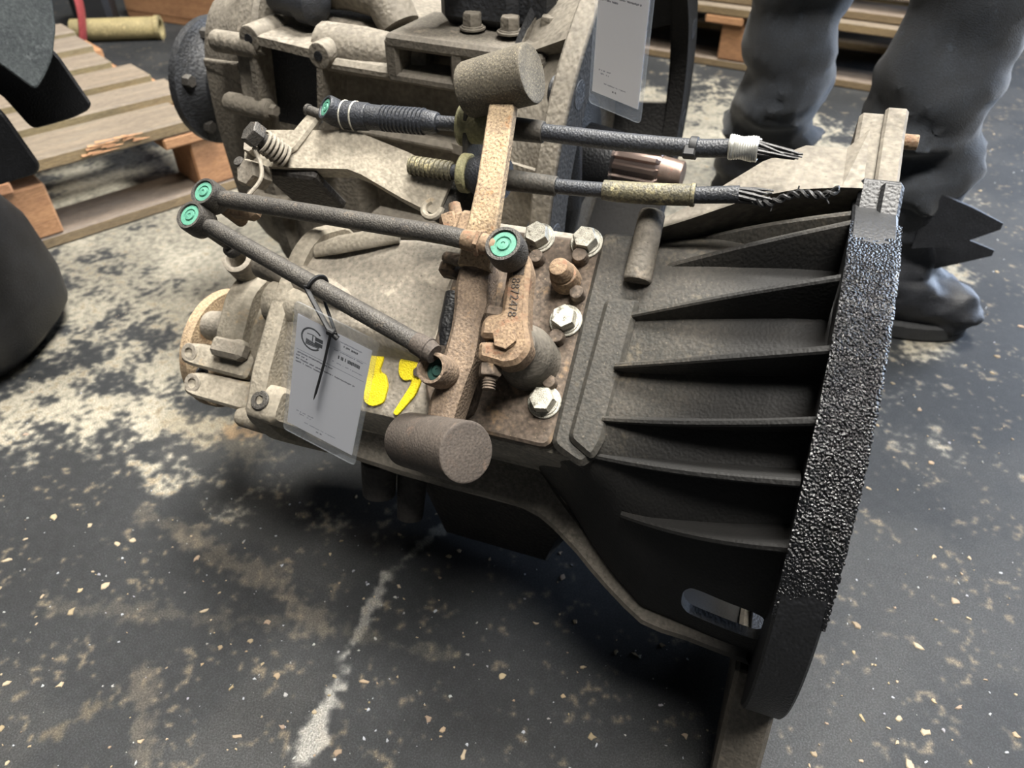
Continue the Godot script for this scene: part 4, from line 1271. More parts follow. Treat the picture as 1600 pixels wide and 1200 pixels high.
# ------------------------------------------------------------------ gearbox behind
func make_back_gearbox() -> void:
	var xf := Transform3D(Basis(Vector3.UP, -0.4414).scaled(Vector3.ONE * 1.07), Vector3(.1310, .2850, -.7631))
	var g := thing("gearbox", "pale grey gearbox standing behind the front one, with an open square port in its side", "gearbox", xf)
	var V := func(x: float, y: float, z: float) -> Vector3: return Vector3(x, y, z)
	# side view sections (z, y)
	var sec := func(pl: PackedVector2Array, x: float) -> PackedVector3Array:
		var L := PackedVector3Array()
		for p in pl: L.append(Vector3(x, p.y, p.x))
		return L
	var body := rounded(P2([.105, .085, .085, .122, -.10, .122, -.125, .09, -.13, -.13, -.09, -.24, .07, -.24, .115, -.15, .112, -.02]), .022)
	var waist := rounded(P2([.090, .088, .065, .118, -.09, .118, -.115, .09, -.12, -.11, -.08, -.20, .06, -.20, .092, -.11, .094, .02]), .022)
	var mouth := rounded(P2([.150, .10, .09, .150, -.09, .155, -.15, .10, -.17, -.06, -.12, -.165, .10, -.165, .165, -.10, .178, .02]), .03)
	var mb := MB.new()
	mb.loft([sec.call(body, -.372), sec.call(body, -.262), sec.call(waist, -.250), sec.call(waist, -.13), sec.call(mouth, -.075)])
	var case_ := part(mb, "main_case", M.back_alu, g, 36.0)
	# horizontal edges along the side
	for q in [[V.call(-.175, .098, .112), Vector3(.19, .012, .035)], [V.call(-.165, .040, .118), Vector3(.17, .010, .022)], [V.call(-.160, -.05, .118), Vector3(.16, .010, .022)]]:
		var rb := MB.new()
		rb.box(q[0], q[1], .004)
		part(rb, "side_rib", M.back_alu, case_)
	# port: deep frame with a black plate put in for the shade inside
	var pf := MB.new()
	var fr := [[-.350, .118], [-.262, .112], [-.282, -.005], [-.362, -.012]]
	var inn := [[-.343, .108], [-.271, .103], [-.289, .004], [-.356, -.002]]
	var lo := []
	for i in 4:
		var L := PackedVector3Array()
		var o: Array = fr[i]; var q: Array = inn[i]
		L.append(V.call(o[0], o[1], .085)); L.append(V.call(o[0], o[1], .131)); L.append(V.call(lerpf(o[0], q[0], .1), lerpf(o[1], q[1], .1), .134)); L.append(V.call(lerpf(o[0], q[0], .92), lerpf(o[1], q[1], .92), .134)); L.append(V.call(q[0], q[1], .132)); L.append(V.call(q[0], q[1], .085))
		lo.append(L)
	pf.loft(lo, false, true)
	for e in [[-.346, .113], [-.267, .107]]:
		pf.cyl(V.call(e[0], e[1], .090), V.call(e[0], e[1], .1345), .0125, .0120, .002, 18)
	var port := part(pf, "side_port", M.back_alu, g, 30.0)
	for e in [[-.346, .113], [-.267, .107]]:
		var hb := MB.new()
		hb.cyl(V.call(e[0], e[1], .130), V.call(e[0], e[1], .1352), .0046, .0046, .0003, 14)
		part(hb, "screw_hole", M.black, port)
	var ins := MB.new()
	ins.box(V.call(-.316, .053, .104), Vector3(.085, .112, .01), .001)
	part(ins, "shade_plate", M.black, port)
	# tube running into the port pad
	var rl := MB.new()
	rl.tube([V.call(-.285, .105, .100), V.call(-.24, .105, .100), V.call(-.17, .106, .095)], [.022, .022, .014], 16)
	part(rl, "cast_tube", M.back_alu, case_)
	# seam between main and rear case with its bolt bosses
	var sm := MB.new()
	var se := rounded(P2([.125, .10, .10, .150, .04, .175, -.08, .17, -.13, .12, -.14, -.12, -.09, -.22, .08, -.22, .128, -.12, .134, .02]), .02)
	var se2 := MB.inset(se, .004 if not Geometry2D.is_polygon_clockwise(se) else -.004)
	sm.loft([sec.call(se2, -.378), sec.call(se, -.374), sec.call(se, -.358), sec.call(se2, -.354)])
	var seam := part(sm, "seam_flange", M.back_alu, g, 36.0)
	for e in [[.104, .132, .0], [.045, .134, .0], [-.06, .134, .0], [.165, .075, .0]]:
		var b := MB.new()
		b.cyl(V.call(-.398, e[0], e[1] - .005), V.call(-.342, e[0], e[1] - .005), .0105, .0105, .004, 18)
		hex_bolt(b, V.call(-.343, e[0], e[1] - .005), Vector3.RIGHT, .0062, .006, true)
		part(b, "bolt_boss", M.back_alu, seam)
	var rc := MB.new()
	var rs := P2([.115, .09, .09, .138, .03, .155, -.07, .15, -.11, .10, -.12, -.10, -.08, -.19, .07, -.19, .115, -.10, .122, .02])
	var ll := []
	for st in [[-.370, 1.0], [-.40, .97], [-.445, .88], [-.452, .82], [-.462, .60]]:
		var L := PackedVector2Array()
		for p in rs: L.append(p * st[1])
		ll.append(sec.call(rounded(L, .025), st[0]))
	rc.loft(ll)
	for y in [.07, -.02]:
		rc.loft([sec.call(rect(.05, y - .012, .118, y + .012, .004), -.385), sec.call(rect(.05, y - .005, .104, y + .005, .003), -.444)])
	part(rc, "rear_case", M.back_alu, g, 36.0)
	var dc := MB.new()
	dc.lathe(V.call(-.545, .01, .0), Vector3.RIGHT, [Vector2(.02, 0), Vector2(.072, 0), Vector2(.074, .002), Vector2(.074, .012), Vector2(.06, .016), Vector2(.045, .03), Vector2(.045, .09)], 40)
	var disc := part(dc, "output_flange", M.back_dark, g)
	for i in 6:
		var a := TAU * i / 6.0 + .3
		var b := MB.new()
		hex_bolt(b, V.call(-.530, .01 + .060 * sin(a), .060 * cos(a)), Vector3.RIGHT, .0075, .009, false)
		part(b, "flange_bolt", M.steel, disc)
	# bell: shell open to the right, rim with ears, ribs
	var bm := MB.new()
	var o_ := []; var i_ := []
	for k in 9:
		var t := k / 8.0
		var x := lerpf(-.080, -.012, t)
		var A := PackedVector3Array(); var B := PackedVector3Array()
		for j in 48:
			var a := TAU * j / 48.0
			var r := lerpf(.172, .200, t) * (1.0 - 0.06 * (1.0 - t) * absf(sin(a * 2.0)))
			A.append(V.call(x, sin(a) * r, cos(a) * r)); B.append(V.call(x, sin(a) * (r - .008), cos(a) * (r - .008)))
		o_.append(A); i_.append(B)
	var hole := func(k: int, j: int) -> bool: return k >= 2 and k < 7 and j >= 20 and j < 24
	for k in 8:
		for j in 48:
			var n := (j + 1) % 48
			if hole.call(k, j):
				if not hole.call(k, j - 1): bm.q(o_[k][j], o_[k + 1][j], i_[k + 1][j], i_[k][j])
				if not hole.call(k, j + 1): bm.q(o_[k + 1][n], o_[k][n], i_[k][n], i_[k + 1][n])
				if not hole.call(k - 1, j): bm.q(o_[k][n], o_[k][j], i_[k][j], i_[k][n])
				if not hole.call(k + 1, j): bm.q(o_[k + 1][j], o_[k + 1][n], i_[k + 1][n], i_[k + 1][j])
				continue
			bm.q(o_[k][j], o_[k][n], o_[k + 1][n], o_[k + 1][j]); bm.q(i_[k][n], i_[k][j], i_[k + 1][j], i_[k + 1][n])
	for j in 48:
		var n := (j + 1) % 48
		bm.q(o_[8][j], o_[8][n], i_[8][n], i_[8][j])
		bm.q(o_[0][n], o_[0][j], i_[0][j], i_[0][n])
	bm.close(0)
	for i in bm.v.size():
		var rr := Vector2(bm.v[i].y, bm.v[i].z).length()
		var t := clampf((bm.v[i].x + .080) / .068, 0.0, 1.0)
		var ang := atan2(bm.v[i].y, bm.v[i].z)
		if rr < lerpf(.172, .200, t) * (1.0 - 0.06 * (1.0 - t) * absf(sin(ang * 2.0))) - .004: bm.c[i] = Color(.05, .05, .052)  # inner shell coloured black for the shade inside the bell
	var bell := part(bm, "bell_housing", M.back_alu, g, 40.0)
	for a in [18.0, 48.0, 88.0, -14.0, -44.0, 130.0]:
		var r := MB.new()
		var d := Vector3(0, sin(deg_to_rad(a)), cos(deg_to_rad(a)))
		var t := d.cross(Vector3.RIGHT) * .004
		r.loft([PackedVector3Array([Vector3(-.15, 0, 0) + d * .11 - t, Vector3(-.15, 0, 0) + d * .11 + t, Vector3(-.02, 0, 0) + d * .18 + t, Vector3(-.02, 0, 0) + d * .18 - t]), PackedVector3Array([Vector3(-.15, 0, 0) + d * .125 - t, Vector3(-.15, 0, 0) + d * .125 + t, Vector3(-.016, 0, 0) + d * .212 + t, Vector3(-.016, 0, 0) + d * .212 - t])])
		part(r, "rib", M.back_alu, bell)
	var rm := MB.new()
	rm.ring_(V.call(-.018, 0, 0), Vector3.RIGHT, .186, .222, .018, 96, .002)
	# shade of the bell mouth coloured black into inner side and engine face
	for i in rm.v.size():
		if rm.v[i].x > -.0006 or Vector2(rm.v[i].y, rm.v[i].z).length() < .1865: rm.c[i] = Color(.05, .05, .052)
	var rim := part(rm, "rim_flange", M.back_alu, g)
	for i in 12:
		var a := TAU * i / 12.0 + .1
		var b := MB.new()
		b.ring_(V.call(-.022, .207 * sin(a), .207 * cos(a)), Vector3.RIGHT, .0052, .0115, .0225, 20, .001)
		b.cyl(V.call(-.0205, .207 * sin(a), .207 * cos(a)), V.call(.0003, .207 * sin(a), .207 * cos(a)), .0054, .0054, .0002, 14)
		part(b, "bolt_hole", M.back_dark, rim)
	# inside: back wall, guide tube and splined shaft
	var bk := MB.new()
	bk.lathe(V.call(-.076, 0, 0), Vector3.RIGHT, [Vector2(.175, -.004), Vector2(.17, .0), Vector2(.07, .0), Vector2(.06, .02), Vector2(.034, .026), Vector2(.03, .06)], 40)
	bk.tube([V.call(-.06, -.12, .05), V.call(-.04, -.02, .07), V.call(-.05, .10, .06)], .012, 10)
	part(bk, "inner_wall", M.black, bell)  # black colour carries the shade deep in the bell
	var sh := MB.new()
	sh.cyl(V.call(-.06, 0, 0), V.call(-.020, 0, 0), .0225, .0225, .002, 28)
	var spr := []
	for k in 60:
		spr.append(.0200 if (k % 6) in [1, 2, 3] else .0165)
	var sl := []
	for x in [-.022, .026, .030]:
		var L := PackedVector3Array()
		for k in 60:
			var a := TAU * k / 60.0
			var r: float = spr[k] if x < .028 else .0155
			L.append(V.call(x, sin(a) * r, cos(a) * r))
		sl.append(L)
	sh.loft(sl)
	var shaft := part(sh, "input_shaft", M.spline, g, 25.0)
	var tip := MB.new()
	tip.cyl(V.call(.028, 0, 0), V.call(.052, 0, 0), .0142, .0128, .002, 24)
	part(tip, "pilot_tip", M.copper, shaft)
	# mounting shelf with pockets, and the dark unit on it
	var sf := MB.new()
	sf.box(V.call(-.120, .128, .090), Vector3(.15, .012, .085), .003)
	sf.box(V.call(-.120, .098, .122), Vector3(.15, .008, .020), .002)
	for x in [-.19, -.125, -.05]: sf.box(V.call(x, .113, .118), Vector3(.014, .035, .028), .003)
	part(sf, "mounting_shelf", M.cast_mid, case_)
	var un := MB.new()
	un.box(V.call(-.128, .205, .045), Vector3(.075, .14, .09), .008)
	un.cyl(V.call(-.160, .185, .092), V.call(-.160, .185, .112), .026, .022, .004, 24)
	un.box(V.call(-.085, .185, .045), Vector3(.05, .10, .07), .006)
	var unit := part(un, "control_unit", M.back_dark, g)
	for p in [[-.128, .148, .095], [-.060, .150, .085], [-.09, .150, .10]]:
		var b := MB.new()
		hex_bolt(b, V.call(p[0], p[1] - .012, p[2]), Vector3.UP, .0085, .010)
		part(b, "hex_bolt", M.back_alu, unit)
	var hs := MB.new()
	hs.lathe(V.call(-.345, .142, .085), Vector3(1, -.06, .1), [Vector2(.0, .006), Vector2(.011, .005), Vector2(.011, 0), Vector2(.016, 0), Vector2(.017, .004), Vector2(.017, .03), Vector2(.020, .034), Vector2(.020, .05), Vector2(.012, .056)], 24)
	part(hs, "black_connector", M.rubber, case_)
	var tb := MB.new()
	tb.tube([V.call(-.34, .145, .05), V.call(-.28, .150, .05), V.call(-.24, .142, .055), V.call(-.225, .120, .06)], [.022, .024, .022, .02], 16)
	part(tb, "cast_neck", M.back_alu, case_)
	for q in [[V.call(-.30, -.2499, .0), Vector3(.08, .0329, .16)], [V.call(-.13, -.2149, .0), Vector3(.09, .1028, .16)]]:
		var ft := MB.new()
		ft.box(q[0], q[1], .01)
		part(ft, "lower_foot", M.under, case_)

# ------------------------------------------------------------------ pallets
func board(parent: Node, called: String, o: Vector3, size: Vector3, m: Material, seed_: int, tilt := 0.0) -> void:
	var rng := RandomNumberGenerator.new(); rng.seed = seed_
	var mb := MB.new()
	var v := rng.randf_range(.85, 1.1)
	mb.col = Color(v, v * rng.randf_range(.96, 1.0), v * rng.randf_range(.92, 1.0))
	mb.box(o, size, .003, Basis(Vector3.RIGHT, tilt))
	# sawn edges stay orange, the trodden faces have greyed
	for i in range(0, mb.v.size() if m == M.wood else 0, 3):
		if absf((mb.v[i + 1] - mb.v[i]).cross(mb.v[i + 2] - mb.v[i]).normalized().y) < .6:
			for k in 3: mb.c[i + k] = mb.c[i + k] * Color(1.45, 1.02, .70)
	part(mb, called, m, parent)

func pallet(label: String, xf: Transform3D, length: float, group := "") -> Node3D:
	# origin at the near right corner on the floor; boards run along -x, the pallet goes back along -z
	var p := thing("wooden_pallet", label, "pallet", xf, group)
	var depths := [0.0, .150, .285, .425, .570, .71]
	for i in depths.size():
		var w: float = [.108, .092, .095, .09, .10, .09][i]
		board(p, "deck_board", Vector3(-length / 2 + [-.04, .01, 0, -.025, -.01, 0][i], .139, -depths[i] - w / 2), Vector3(length, .022, w), M.wood, 200 + i)
	for x in [-.01, -length / 2 - .01, -length - .01]:
		board(p, "stringer_board", Vector3(x - .045, .1175, -.40), Vector3(.10, .02, .80), M.wood_raw, 220 + int(x * 100))
		for z in [-.06, -.40, -.745]:
			board(p, "block", Vector3(x, .064, z), Vector3(.10, .086, .10), M.wood_raw, 230 + int(x * 100 + z * 37))
	for z in [-.06, -.40, -.745]:
		board(p, "bottom_board", Vector3(-length / 2 - .01, .0105, z), Vector3(length + .10, .021, .10), M.wood, 260 + int(z * 50))
	return p

func make_pallet() -> void:
	# boards run along (.73, -.684) in (x, z)
	var b := Basis(Vector3(.73, 0, -.684), Vector3.UP, Vector3(.684, 0, .73))
	var p := pallet("weathered wooden pallet on the floor at the left, with a splintered front board", Transform3D(b, Vector3(-.520, 0, -1.302)), .68)
	# splintered edge of the front board
	var sp := MB.new()
	var rng := RandomNumberGenerator.new(); rng.seed = 12
	for i in 22:
		var x := -.17 + rng.randf_range(-.05, .05) - .02
		var a := Vector3(x, .142 + rng.randf_range(-.010, .008), .0005)
		var l := rng.randf_range(.012, .035)
		sp.loft([PackedVector3Array([a, a + Vector3(0, .0035, 0), a + Vector3(0, .001, .003)]), PackedVector3Array([a + Vector3(l, .001, .002), a + Vector3(l, .0016, .002), a + Vector3(l, .0012, .0026)])])
	part(sp, "splintered_edge", M.wood_raw, p)

# ------------------------------------------------------------------ a person beyond the gearbox
# smooth union of tapered capsules meshed as surface nets; bones = [a, b, ra, rb]
func flesh(mb: MB, bones: Array, cell: float, blend: float, fold: FastNoiseLite = null, amp := 0.0, where = null, squash := Vector3.ONE) -> void:
	var lo := Vector3.INF; var hi := -Vector3.INF
	for b in bones:
		var m := Vector3.ONE * (maxf(b[2], b[3]) + cell * 3.0)
		lo = lo.min(b[0] - m).min(b[1] - m); hi = hi.max(b[0] + m).max(b[1] + m)
	var n := Vector3i(((hi - lo) / cell).ceil()) + Vector3i.ONE
	var f := PackedFloat32Array(); f.resize(n.x * n.y * n.z); f.fill(1.0)
	for b in bones:
		var A: Vector3 = b[0]; var B: Vector3 = b[1]
		var rr: float = maxf(b[2], b[3]) + cell * 2.5 + blend
		var l0 := Vector3i(((A.min(B) - Vector3.ONE * rr - lo) / cell).floor()).clamp(Vector3i.ZERO, n - Vector3i.ONE)
		var l1 := Vector3i(((A.max(B) + Vector3.ONE * rr - lo) / cell).ceil()).clamp(Vector3i.ZERO, n - Vector3i.ONE)
		var ab := B - A; var q := maxf(ab.length_squared(), 1e-9)
		for z in range(l0.z, l1.z + 1):
			for y in range(l0.y, l1.y + 1):
				for x in range(l0.x, l1.x + 1):
					var p := lo + Vector3(x, y, z) * cell
					var t := clampf((p - A).dot(ab) / q, 0.0, 1.0)
					var d := (p - A - ab * t).length() - lerpf(b[2], b[3], t)
					var i := (z * n.y + y) * n.x + x
					var o := f[i]
					var hh := maxf(blend - absf(o - d), 0.0) / blend
					f[i] = minf(o, d) - hh * hh * blend * 0.25
	if fold:
		for z in n.z:
			for y in n.y:
				for x in n.x:
					var i := (z * n.y + y) * n.x + x
					if absf(f[i]) < cell * 4.0:
						var p := lo + Vector3(x, y, z) * cell
						f[i] += fold.get_noise_3dv(p * squash) * amp * (where.call(p) if where != null else 1.0)
	var vert := {}
	var pts := PackedVector3Array()
	for z in n.z - 1:
		for y in n.y - 1:
			for x in n.x - 1:
				var i0 := (z * n.y + y) * n.x + x
				var s := Vector3.ZERO; var cnt := 0
				var g := [f[i0], f[i0 + 1], f[i0 + n.x], f[i0 + n.x + 1], f[i0 + n.x * n.y], f[i0 + n.x * n.y + 1], f[i0 + n.x * n.y + n.x], f[i0 + n.x * n.y + n.x + 1]]
				var neg := 0
				for k in 8:
					if g[k] < 0.0: neg += 1
				if neg == 0 or neg == 8: continue
				for e in [[0, 1], [2, 3], [4, 5], [6, 7], [0, 2], [1, 3], [4, 6], [5, 7], [0, 4], [1, 5], [2, 6], [3, 7]]:
					var a: float = g[e[0]]; var b: float = g[e[1]]
					if (a < 0.0) != (b < 0.0):
						var t := a / (a - b)
						var ca := Vector3(e[0] & 1, (e[0] >> 1) & 1, e[0] >> 2); var cb := Vector3(e[1] & 1, (e[1] >> 1) & 1, e[1] >> 2)
						s += ca.lerp(cb, t); cnt += 1
				vert[i0] = pts.size()
				pts.append(lo + (Vector3(x, y, z) + s / cnt) * cell)
	var start := mb.v.size()
	var sx := 1; var sy := n.x; var sz := n.x * n.y
	for z in range(1, n.z - 1):
		for y in range(1, n.y - 1):
			for x in range(1, n.x - 1):
				var i := z * sz + y * sy + x
				for ax in [[sx, sy, sz], [sy, sz, sx], [sz, sx, sy]]:
					var a := f[i] < 0.0; var b := f[i + ax[0]] < 0.0
					if a == b: continue
					var q := [i, i - ax[1], i - ax[1] - ax[2], i - ax[2]]
					var ok := true
					for k in q:
						if not vert.has(k): ok = false
					if not ok: continue
					var P := [pts[vert[q[0]]], pts[vert[q[1]]], pts[vert[q[2]]], pts[vert[q[3]]]]
					if a: mb.q(P[0], P[1], P[2], P[3])
					else: mb.q(P[3], P[2], P[1], P[0])
	mb.close(start)

func make_person() -> void:
	var at := Vector3(.46, 0, -1.02)
	var p := thing("person", "person in loose dark blue work trousers and worn dark boots, standing beyond the bell", "person", Transform3D(Basis.IDENTITY, at))
	var W := func(x: float, y: float, F: float) -> Vector3: return Vector3(x, y, -F) - at
	# near leg and far leg: hip, knee, ankle
	var hipN: Vector3 = W.call(.475, .93, 1.00); var kneeN: Vector3 = W.call(.530, .465, .925); var ankN: Vector3 = W.call(.512, .12, .888)
	var hipF: Vector3 = W.call(.40, .93, 1.10); var kneeF: Vector3 = W.call(.380, .46, 1.045); var ankF: Vector3 = W.call(.372, .12, 1.08)
	var tr := MB.new()
	var calfN := kneeN.lerp(ankN, .45) + Vector3(-.012, 0, .0); var calfF := kneeF.lerp(ankF, .45)
	flesh(tr, [[hipN, kneeN, .092, .066], [kneeN, calfN, .067, .060], [calfN, kneeN.lerp(ankN, .72), .060, .050], [kneeN.lerp(ankN, .62), kneeN.lerp(ankN, .72), .058, .060],
		[hipF, kneeF, .092, .064], [kneeF, calfF, .064, .056], [calfF, kneeF.lerp(ankF, .72), .056, .044], [kneeF.lerp(ankF, .62), kneeF.lerp(ankF, .70), .050, .050],
		[hipN, hipF, .11, .11], [W.call(.44, .98, 1.05), W.call(.44, 1.04, 1.05), .15, .145]], .0115, .035, noise(8.0, 300, 3), .030, func(q: Vector3) -> float: return 0.45 + 1.1 * smoothstep(.36, .20, q.y), Vector3(.8, 2.0, .8))
	part(tr, "trousers", M.denim, p, 70.0)
	# boots: toes to the right
	for k in 2:
		var a: Vector3 = ankN if k == 0 else ankF
		var fwd := Vector3(.93, 0, .36) if k == 0 else Vector3(.96, 0, .28)
		fwd = fwd.normalized()
		var g0 := Vector3(a.x, 0, a.z)
		var bm := MB.new()
		flesh(bm, [[g0 + Vector3(0, .045, 0) - fwd * .04, g0 + Vector3(0, .05, 0) + fwd * .05, .034, .036], [g0 + Vector3(0, .05, 0) + fwd * .05, g0 + Vector3(0, .040, 0) + fwd * .108, .038, .034],
			[g0 + Vector3(0, .06, 0) - fwd * .025, g0 + Vector3(0, .20, 0) - fwd * .01, .038, .043], [g0 + Vector3(0, .09, 0) + fwd * .02, g0 + Vector3(0, .16, 0) + fwd * .01, .038, .040]], .008, .03, noise(14.0, 310 + k, 4), .016, null, Vector3(.8, 1.8, .8))
		var boot := part(bm, "boot", M.leather, p, 70.0)
		var so := MB.new()
		var side := fwd.cross(Vector3.UP)
		var ol := PackedVector2Array()
		for i in 28:
			var t := TAU * i / 28.0
			var cx := cos(t); var l := .098
			ol.append(Vector2(.036 + cx * l, sin(t) * (.044 if cx > -0.2 else .038) * (1.0 - 0.12 * maxf(0, cx) * maxf(0, cx))))
		so.prism(ol, g0, fwd, side, Vector3.UP, .0, .026, .004)
		part(so, "sole", M.sole, boot)
		if k == 0:
			# gaping leather flaps of the open shaft
			for f in [[.190, .105, .190, .02], [.135, .120, .150, -.02]]:
				var fm := MB.new()
				var o: Vector3 = g0 + Vector3(0, f[0], 0) + side * f[3]
				fm.loft([PackedVector3Array([o - Vector3(0, .050, 0) + fwd * .02 + side * .025, o + Vector3(0, .028, 0) + fwd * .02 + side * .022, o + Vector3(0, .028, 0) + fwd * .02 + side * .016, o - Vector3(0, .050, 0) + fwd * .02 + side * .018]),
					PackedVector3Array([o - Vector3(0, .035, 0) + fwd * .062 + side * .032, o + Vector3(0, .018, 0) + fwd * .066 + side * .030, o + Vector3(0, .018, 0) + fwd * .066 + side * .025, o - Vector3(0, .035, 0) + fwd * .062 + side * .027]),
					PackedVector3Array([o + Vector3(0, -.004, 0) + fwd * f[1] + side * .030, o + Vector3(0, .004, 0) + fwd * f[1] + side * .030, o + Vector3(0, .004, 0) + fwd * f[1] + side * .028, o + Vector3(0, -.004, 0) + fwd * f[1] + side * .028])])
				part(fm, "boot_flap", M.leather, boot, 50.0)
	# upper body, out of the frame
	var sN: Vector3 = W.call(.45, 1.42, .88); var sF: Vector3 = W.call(.44, 1.42, 1.22)
	var eN: Vector3 = W.call(.46, 1.14, .84); var eF: Vector3 = W.call(.45, 1.14, 1.27)
	var hN: Vector3 = W.call(.58, .95, .85); var hF: Vector3 = W.call(.56, .95, 1.25)
	var jk := MB.new()
	flesh(jk, [[W.call(.44, 1.0, 1.05), W.call(.44, 1.22, 1.05), .15, .15], [W.call(.44, 1.22, 1.05), W.call(.44, 1.36, 1.05), .16, .13], [sN, sF, .06, .06], [sN, eN, .062, .05], [eN, hN, .05, .036], [sF, eF, .062, .05], [eF, hF, .05, .036]], .018, .05, noise(8.0, 320, 2), .012)
	part(jk, "jacket", M.jacket, p, 70.0)
	var bd := MB.new()
	flesh(bd, [[W.call(.44, 1.36, 1.05), W.call(.45, 1.52, 1.05), .055, .052], [W.call(.452, 1.62, 1.05), W.call(.462, 1.68, 1.05), .078, .082], [W.call(.475, 1.57, 1.05), W.call(.485, 1.60, 1.05), .055, .05], [W.call(.545, 1.62, 1.05), W.call(.552, 1.605, 1.05), .010, .013], [W.call(.45, 1.62, .968), W.call(.45, 1.65, .968), .012, .012], [W.call(.45, 1.62, 1.132), W.call(.45, 1.65, 1.132), .012, .012]], .009, .02)
	for s in [[hN, eN], [hF, eF]]:
		var d: Vector3 = (s[0] - s[1]).normalized()
		var lat := d.cross(Vector3.UP).normalized()
		var bones := [[s[0] - d * .02, s[0] + d * .07, .026, .030]]
		for i in 4: bones.append([s[0] + d * .07 + Vector3(0, (i - 1.5) * .017, 0), s[0] + d * ([.13, .145, .14, .12][i]) + Vector3(0, (i - 1.5) * .017, 0) + lat * .03, .009, .008])
		bones.append([s[0] + d * .03 + Vector3(0, .02, 0), s[0] + d * .08 + Vector3(0, .045, 0) + lat * .02, .011, .009])
		flesh(bd, bones, .005, .008)
	part(bd, "body", M.skin, p, 70.0)
	var hr := MB.new()
	flesh(hr, [[W.call(.440, 1.66, 1.05), W.call(.455, 1.70, 1.05), .083, .080], [W.call(.42, 1.60, 1.05), W.call(.43, 1.66, 1.05), .06, .07]], .012, .02)
	part(hr, "hair", M.hair, p, 70.0)

# ------------------------------------------------------------------ black fan and drum at the left edge
func make_fan() -> void:
	var hub := Vector3(-.72, .52, -.86)
	var o := thing("cooling_fan", "dark cooling fan at the left edge, a pointed grey blade over a black one", "fan", Transform3D(Basis.IDENTITY, Vector3(-.72, .22, -.86)))
	var off := Vector3(-.72, .22, -.86)
	var blade := func(pl: Array, z0: float, bow: float, m: Material):
		var mb := MB.new()
		mb.prism(rounded(P2(pl), .008), Vector3(0, 0, z0) - off, Vector3.RIGHT, Vector3.UP, Vector3(0.15, 0, 1), -.003, .003, .0012)
		part(mb, "blade", m, o)
	var gb := MB.new()
	gb.prism(rounded(P2([-.0900, -.10, -.0685, -.0895, .0027, -.0939, .0193, -.0462, .0253, -.0174, .0259, .0188, .0218, .0371, .0148, .0556, -.0203, .0309, -.0582, .0065, -.10, -.02]), .006), Vector3(-.495, .404, -.80) - off, Vector3(.987, -.121, -.101), Vector3(0, -.640, .768), Vector3(.158, .759, .632), -.004, .0, .0012)
	part(gb, "blade", M.fan_gray, o)
	blade.call([-.70, .47, -.57, .45, -.496, .377, -.478, .322, -.483, .316, -.501, .308, -.534, .299, -.556, .294, -.574, .333, -.64, .38], -.845, .0, M.black)
	var hb := MB.new()
	hb.cyl(Vector3(-.76, .53, -.90) - off, Vector3(-.76, .53, -.80) - off, .12, .11, .01, 40)
	part(hb, "hub", M.black, o)
	# ribbed lower shroud
	var sb := MB.new()
	for i in 5:
		var dx := -.012 * i
		sb.prism(rounded(P2([-.66 + dx, .40, -.565 + dx, .345, -.553 + dx, .326, -.538 + dx, .268, -.545 + dx, .258, -.60 + dx, .243, -.72 + dx, .225]), .006), Vector3(0, 0, -.80 - .004 * i) - off, Vector3.RIGHT, Vector3.UP, Vector3.BACK, -.006 - .001 * i, .0, .0015)
	part(sb, "ribbed_shroud", M.black, o)
	var st := MB.new()
	st.cyl(Vector3(-.76, .225, -.86) - off, Vector3(-.76, .45, -.86) - off, .03, .03, .004, 20)
	part(st, "stand", M.black, o)
	var dr := thing("machine_housing", "black rounded machine housing standing on the floor at the left edge below the fan", "machine part", Transform3D(Basis.IDENTITY, Vector3(-.785, -.0, -.82)))
	var mb := MB.new()
	var prof := [[.0, .10], [.006, .135], [.03, .155], [.075, .158], [.15, .148], [.20, .125], [.222, .10], [.226, .06]]
	var loops := []
	for q in prof:
		var L := PackedVector3Array()
		for i in 40:
			var a := TAU * i / 40.0
			var k := pow(pow(absf(cos(a)), 3.0) + pow(absf(sin(a)), 3.0), -1.0 / 3.0)
			L.append(Vector3(cos(a) * k * q[1] , q[0], sin(a) * k * q[1] * .85))
		loops.append(L)
	mb.loft(loops)
	part(mb, "housing", M.black, dr, 40.0)
	var bs := MB.new()
	bs.cyl(Vector3(.10, .085, .125), Vector3(.10, .083, .142), .026, .023, .004, 24)
	part(bs, "cover_boss", M.black, dr)

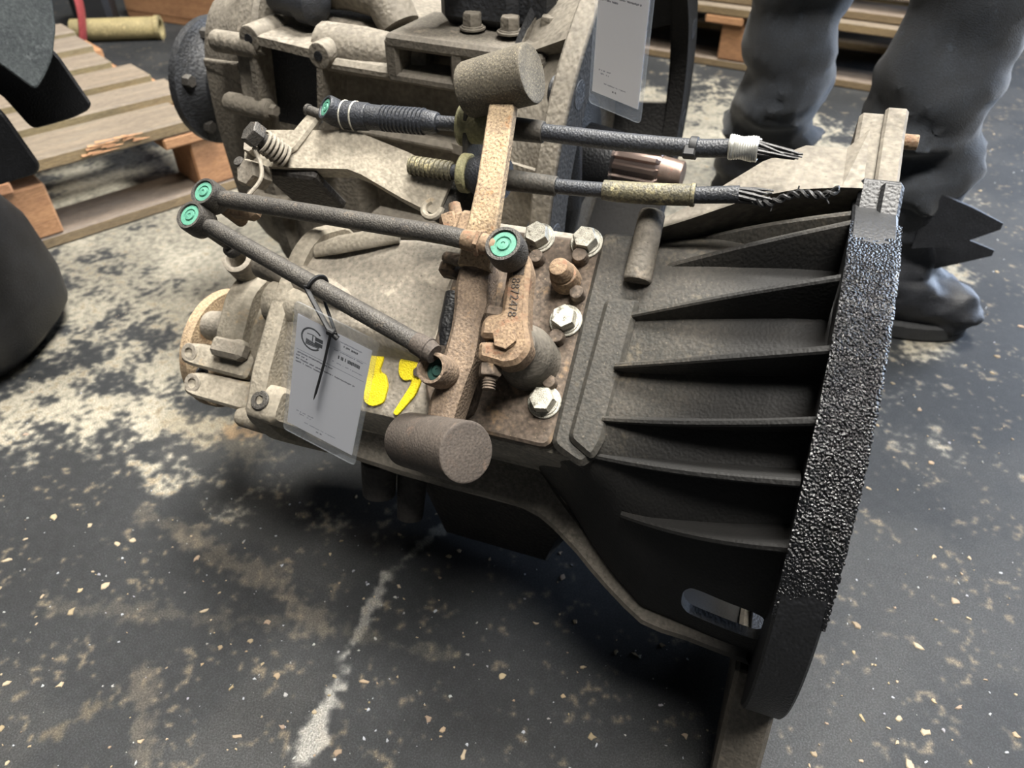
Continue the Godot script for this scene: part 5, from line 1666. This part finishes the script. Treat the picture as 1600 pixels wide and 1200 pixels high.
# ------------------------------------------------------------------ things further back
func make_background() -> void:
	var tb := thing("pipe", "thick tan pipe lying on the floor behind the left pallet", "pipe", Transform3D(Basis.IDENTITY, Vector3(-1.13, 0, -2.30)))
	var mb := MB.new()
	mb.lathe(Vector3(-.14, .030, .01), Vector3(1, 0, -.13), [Vector2(.022, .0), Vector2(.030, 0), Vector2(.030, .23), Vector2(.033, .232), Vector2(.033, .245), Vector2(.022, .245)], 28, true)
	part(mb, "tube", M.tan_tube, tb)
	var rd := thing("strap", "faded red curved strap hanging down behind the left pallet", "strap", Transform3D(Basis.IDENTITY, Vector3(-1.24, 0, -2.20)))
	mb = MB.new()
	var pts := [Vector3(-.09, .30, .0), Vector3(-.075, .20, .0), Vector3(-.055, .13, .01), Vector3(-.03, .08, .02)]
	mb.tube(spline(pts, 5), .017, 10, true, .35)
	part(mb, "webbing", M.red, rd)
	mb = MB.new()
	mb.tube(spline([Vector3(.03, .32, 0), Vector3(.055, .22, 0), Vector3(.062, .12, 0), Vector3(.035, .02, 0), Vector3(.02, .004, 0)], 5), .020, 10, true, .35)
	part(mb, "webbing", M.red, rd)
	var bk := thing("bracket_block", "black cast block standing behind the tan pipe", "machine part", Transform3D(Basis(Vector3.UP, .2), Vector3(-1.28, 0, -2.47)))
	mb = MB.new()
	mb.box(Vector3(0, .10, 0), Vector3(.11, .20, .10), .015)
	mb.cyl(Vector3(0, .195, 0), Vector3(0, .24, 0), .035, .03, .006, 20)
	part(mb, "block", M.black, bk)
	# wooden crate frame with a pale cylinder in it
	var cr := thing("wooden_crate", "low wooden crate behind the rear gearbox, a pale metal cylinder in it", "crate", Transform3D(Basis(Vector3.UP, -.45), Vector3(-.86, 0, -2.62)))
	for e in [[Vector3(0, .07, .20), Vector3(.62, .10, .022)], [Vector3(0, .07, -.20), Vector3(.62, .10, .022)], [Vector3(-.30, .07, 0), Vector3(.022, .10, .38)], [Vector3(.30, .07, 0), Vector3(.022, .10, .38)], [Vector3(0, .011, 0), Vector3(.62, .022, .42)]]:
		mb = MB.new(); mb.box(e[0], e[1], .003); part(mb, "board", M.wood_raw, cr)
	var cy := thing("metal_cylinder", "pale grey metal cylinder lying in the low wooden crate", "machine part", Transform3D(Basis(Vector3.UP, -.45), Vector3(-.86, .022, -2.62)))
	mb = MB.new()
	mb.cyl(Vector3(-.22, .075, 0), Vector3(.20, .075, 0), .075, .07, .01, 28)
	part(mb, "barrel", M.back_alu, cy)
	# pallets at the back right
	var b := Basis(Vector3(.86, 0, .51).normalized(), Vector3.UP, Vector3(-.51, 0, .86).normalized())
	var p1 := pallet("lower wooden pallet of the stack behind the person", Transform3D(b, Vector3(1.02, 0, -1.76)), 1.0)
	p1.set_meta("group", "stacked pallets behind the person")
	var p2 := pallet("upper wooden pallet of the stack behind the person", Transform3D(b, Vector3(1.00, .151, -1.79)), 1.0)
	p2.set_meta("group", "stacked pallets behind the person")
	var bc := thing("steel_cabinet", "blue painted steel cabinet at the far right edge", "cabinet", Transform3D(Basis(Vector3.UP, .15), Vector3(1.88, 0, -2.54)))
	mb = MB.new(); mb.box(Vector3(0, .47, 0), Vector3(.80, .9, .5), .01); part(mb, "body", M.blue, bc)
	mb = MB.new(); mb.box(Vector3(0, .01, 0), Vector3(.76, .02, .46), .002); part(mb, "plinth", M.black, bc)
	for k in 3:
		mb = MB.new(); mb.box(Vector3(0, .18 + .28 * k, .256), Vector3(.74, .25, .014), .004)
		var d := part(mb, "drawer", M.blue, bc)
		mb = MB.new(); mb.box(Vector3(0, .26 + .28 * k, .268), Vector3(.5, .016, .014), .003); part(mb, "handle", M.zinc, d)
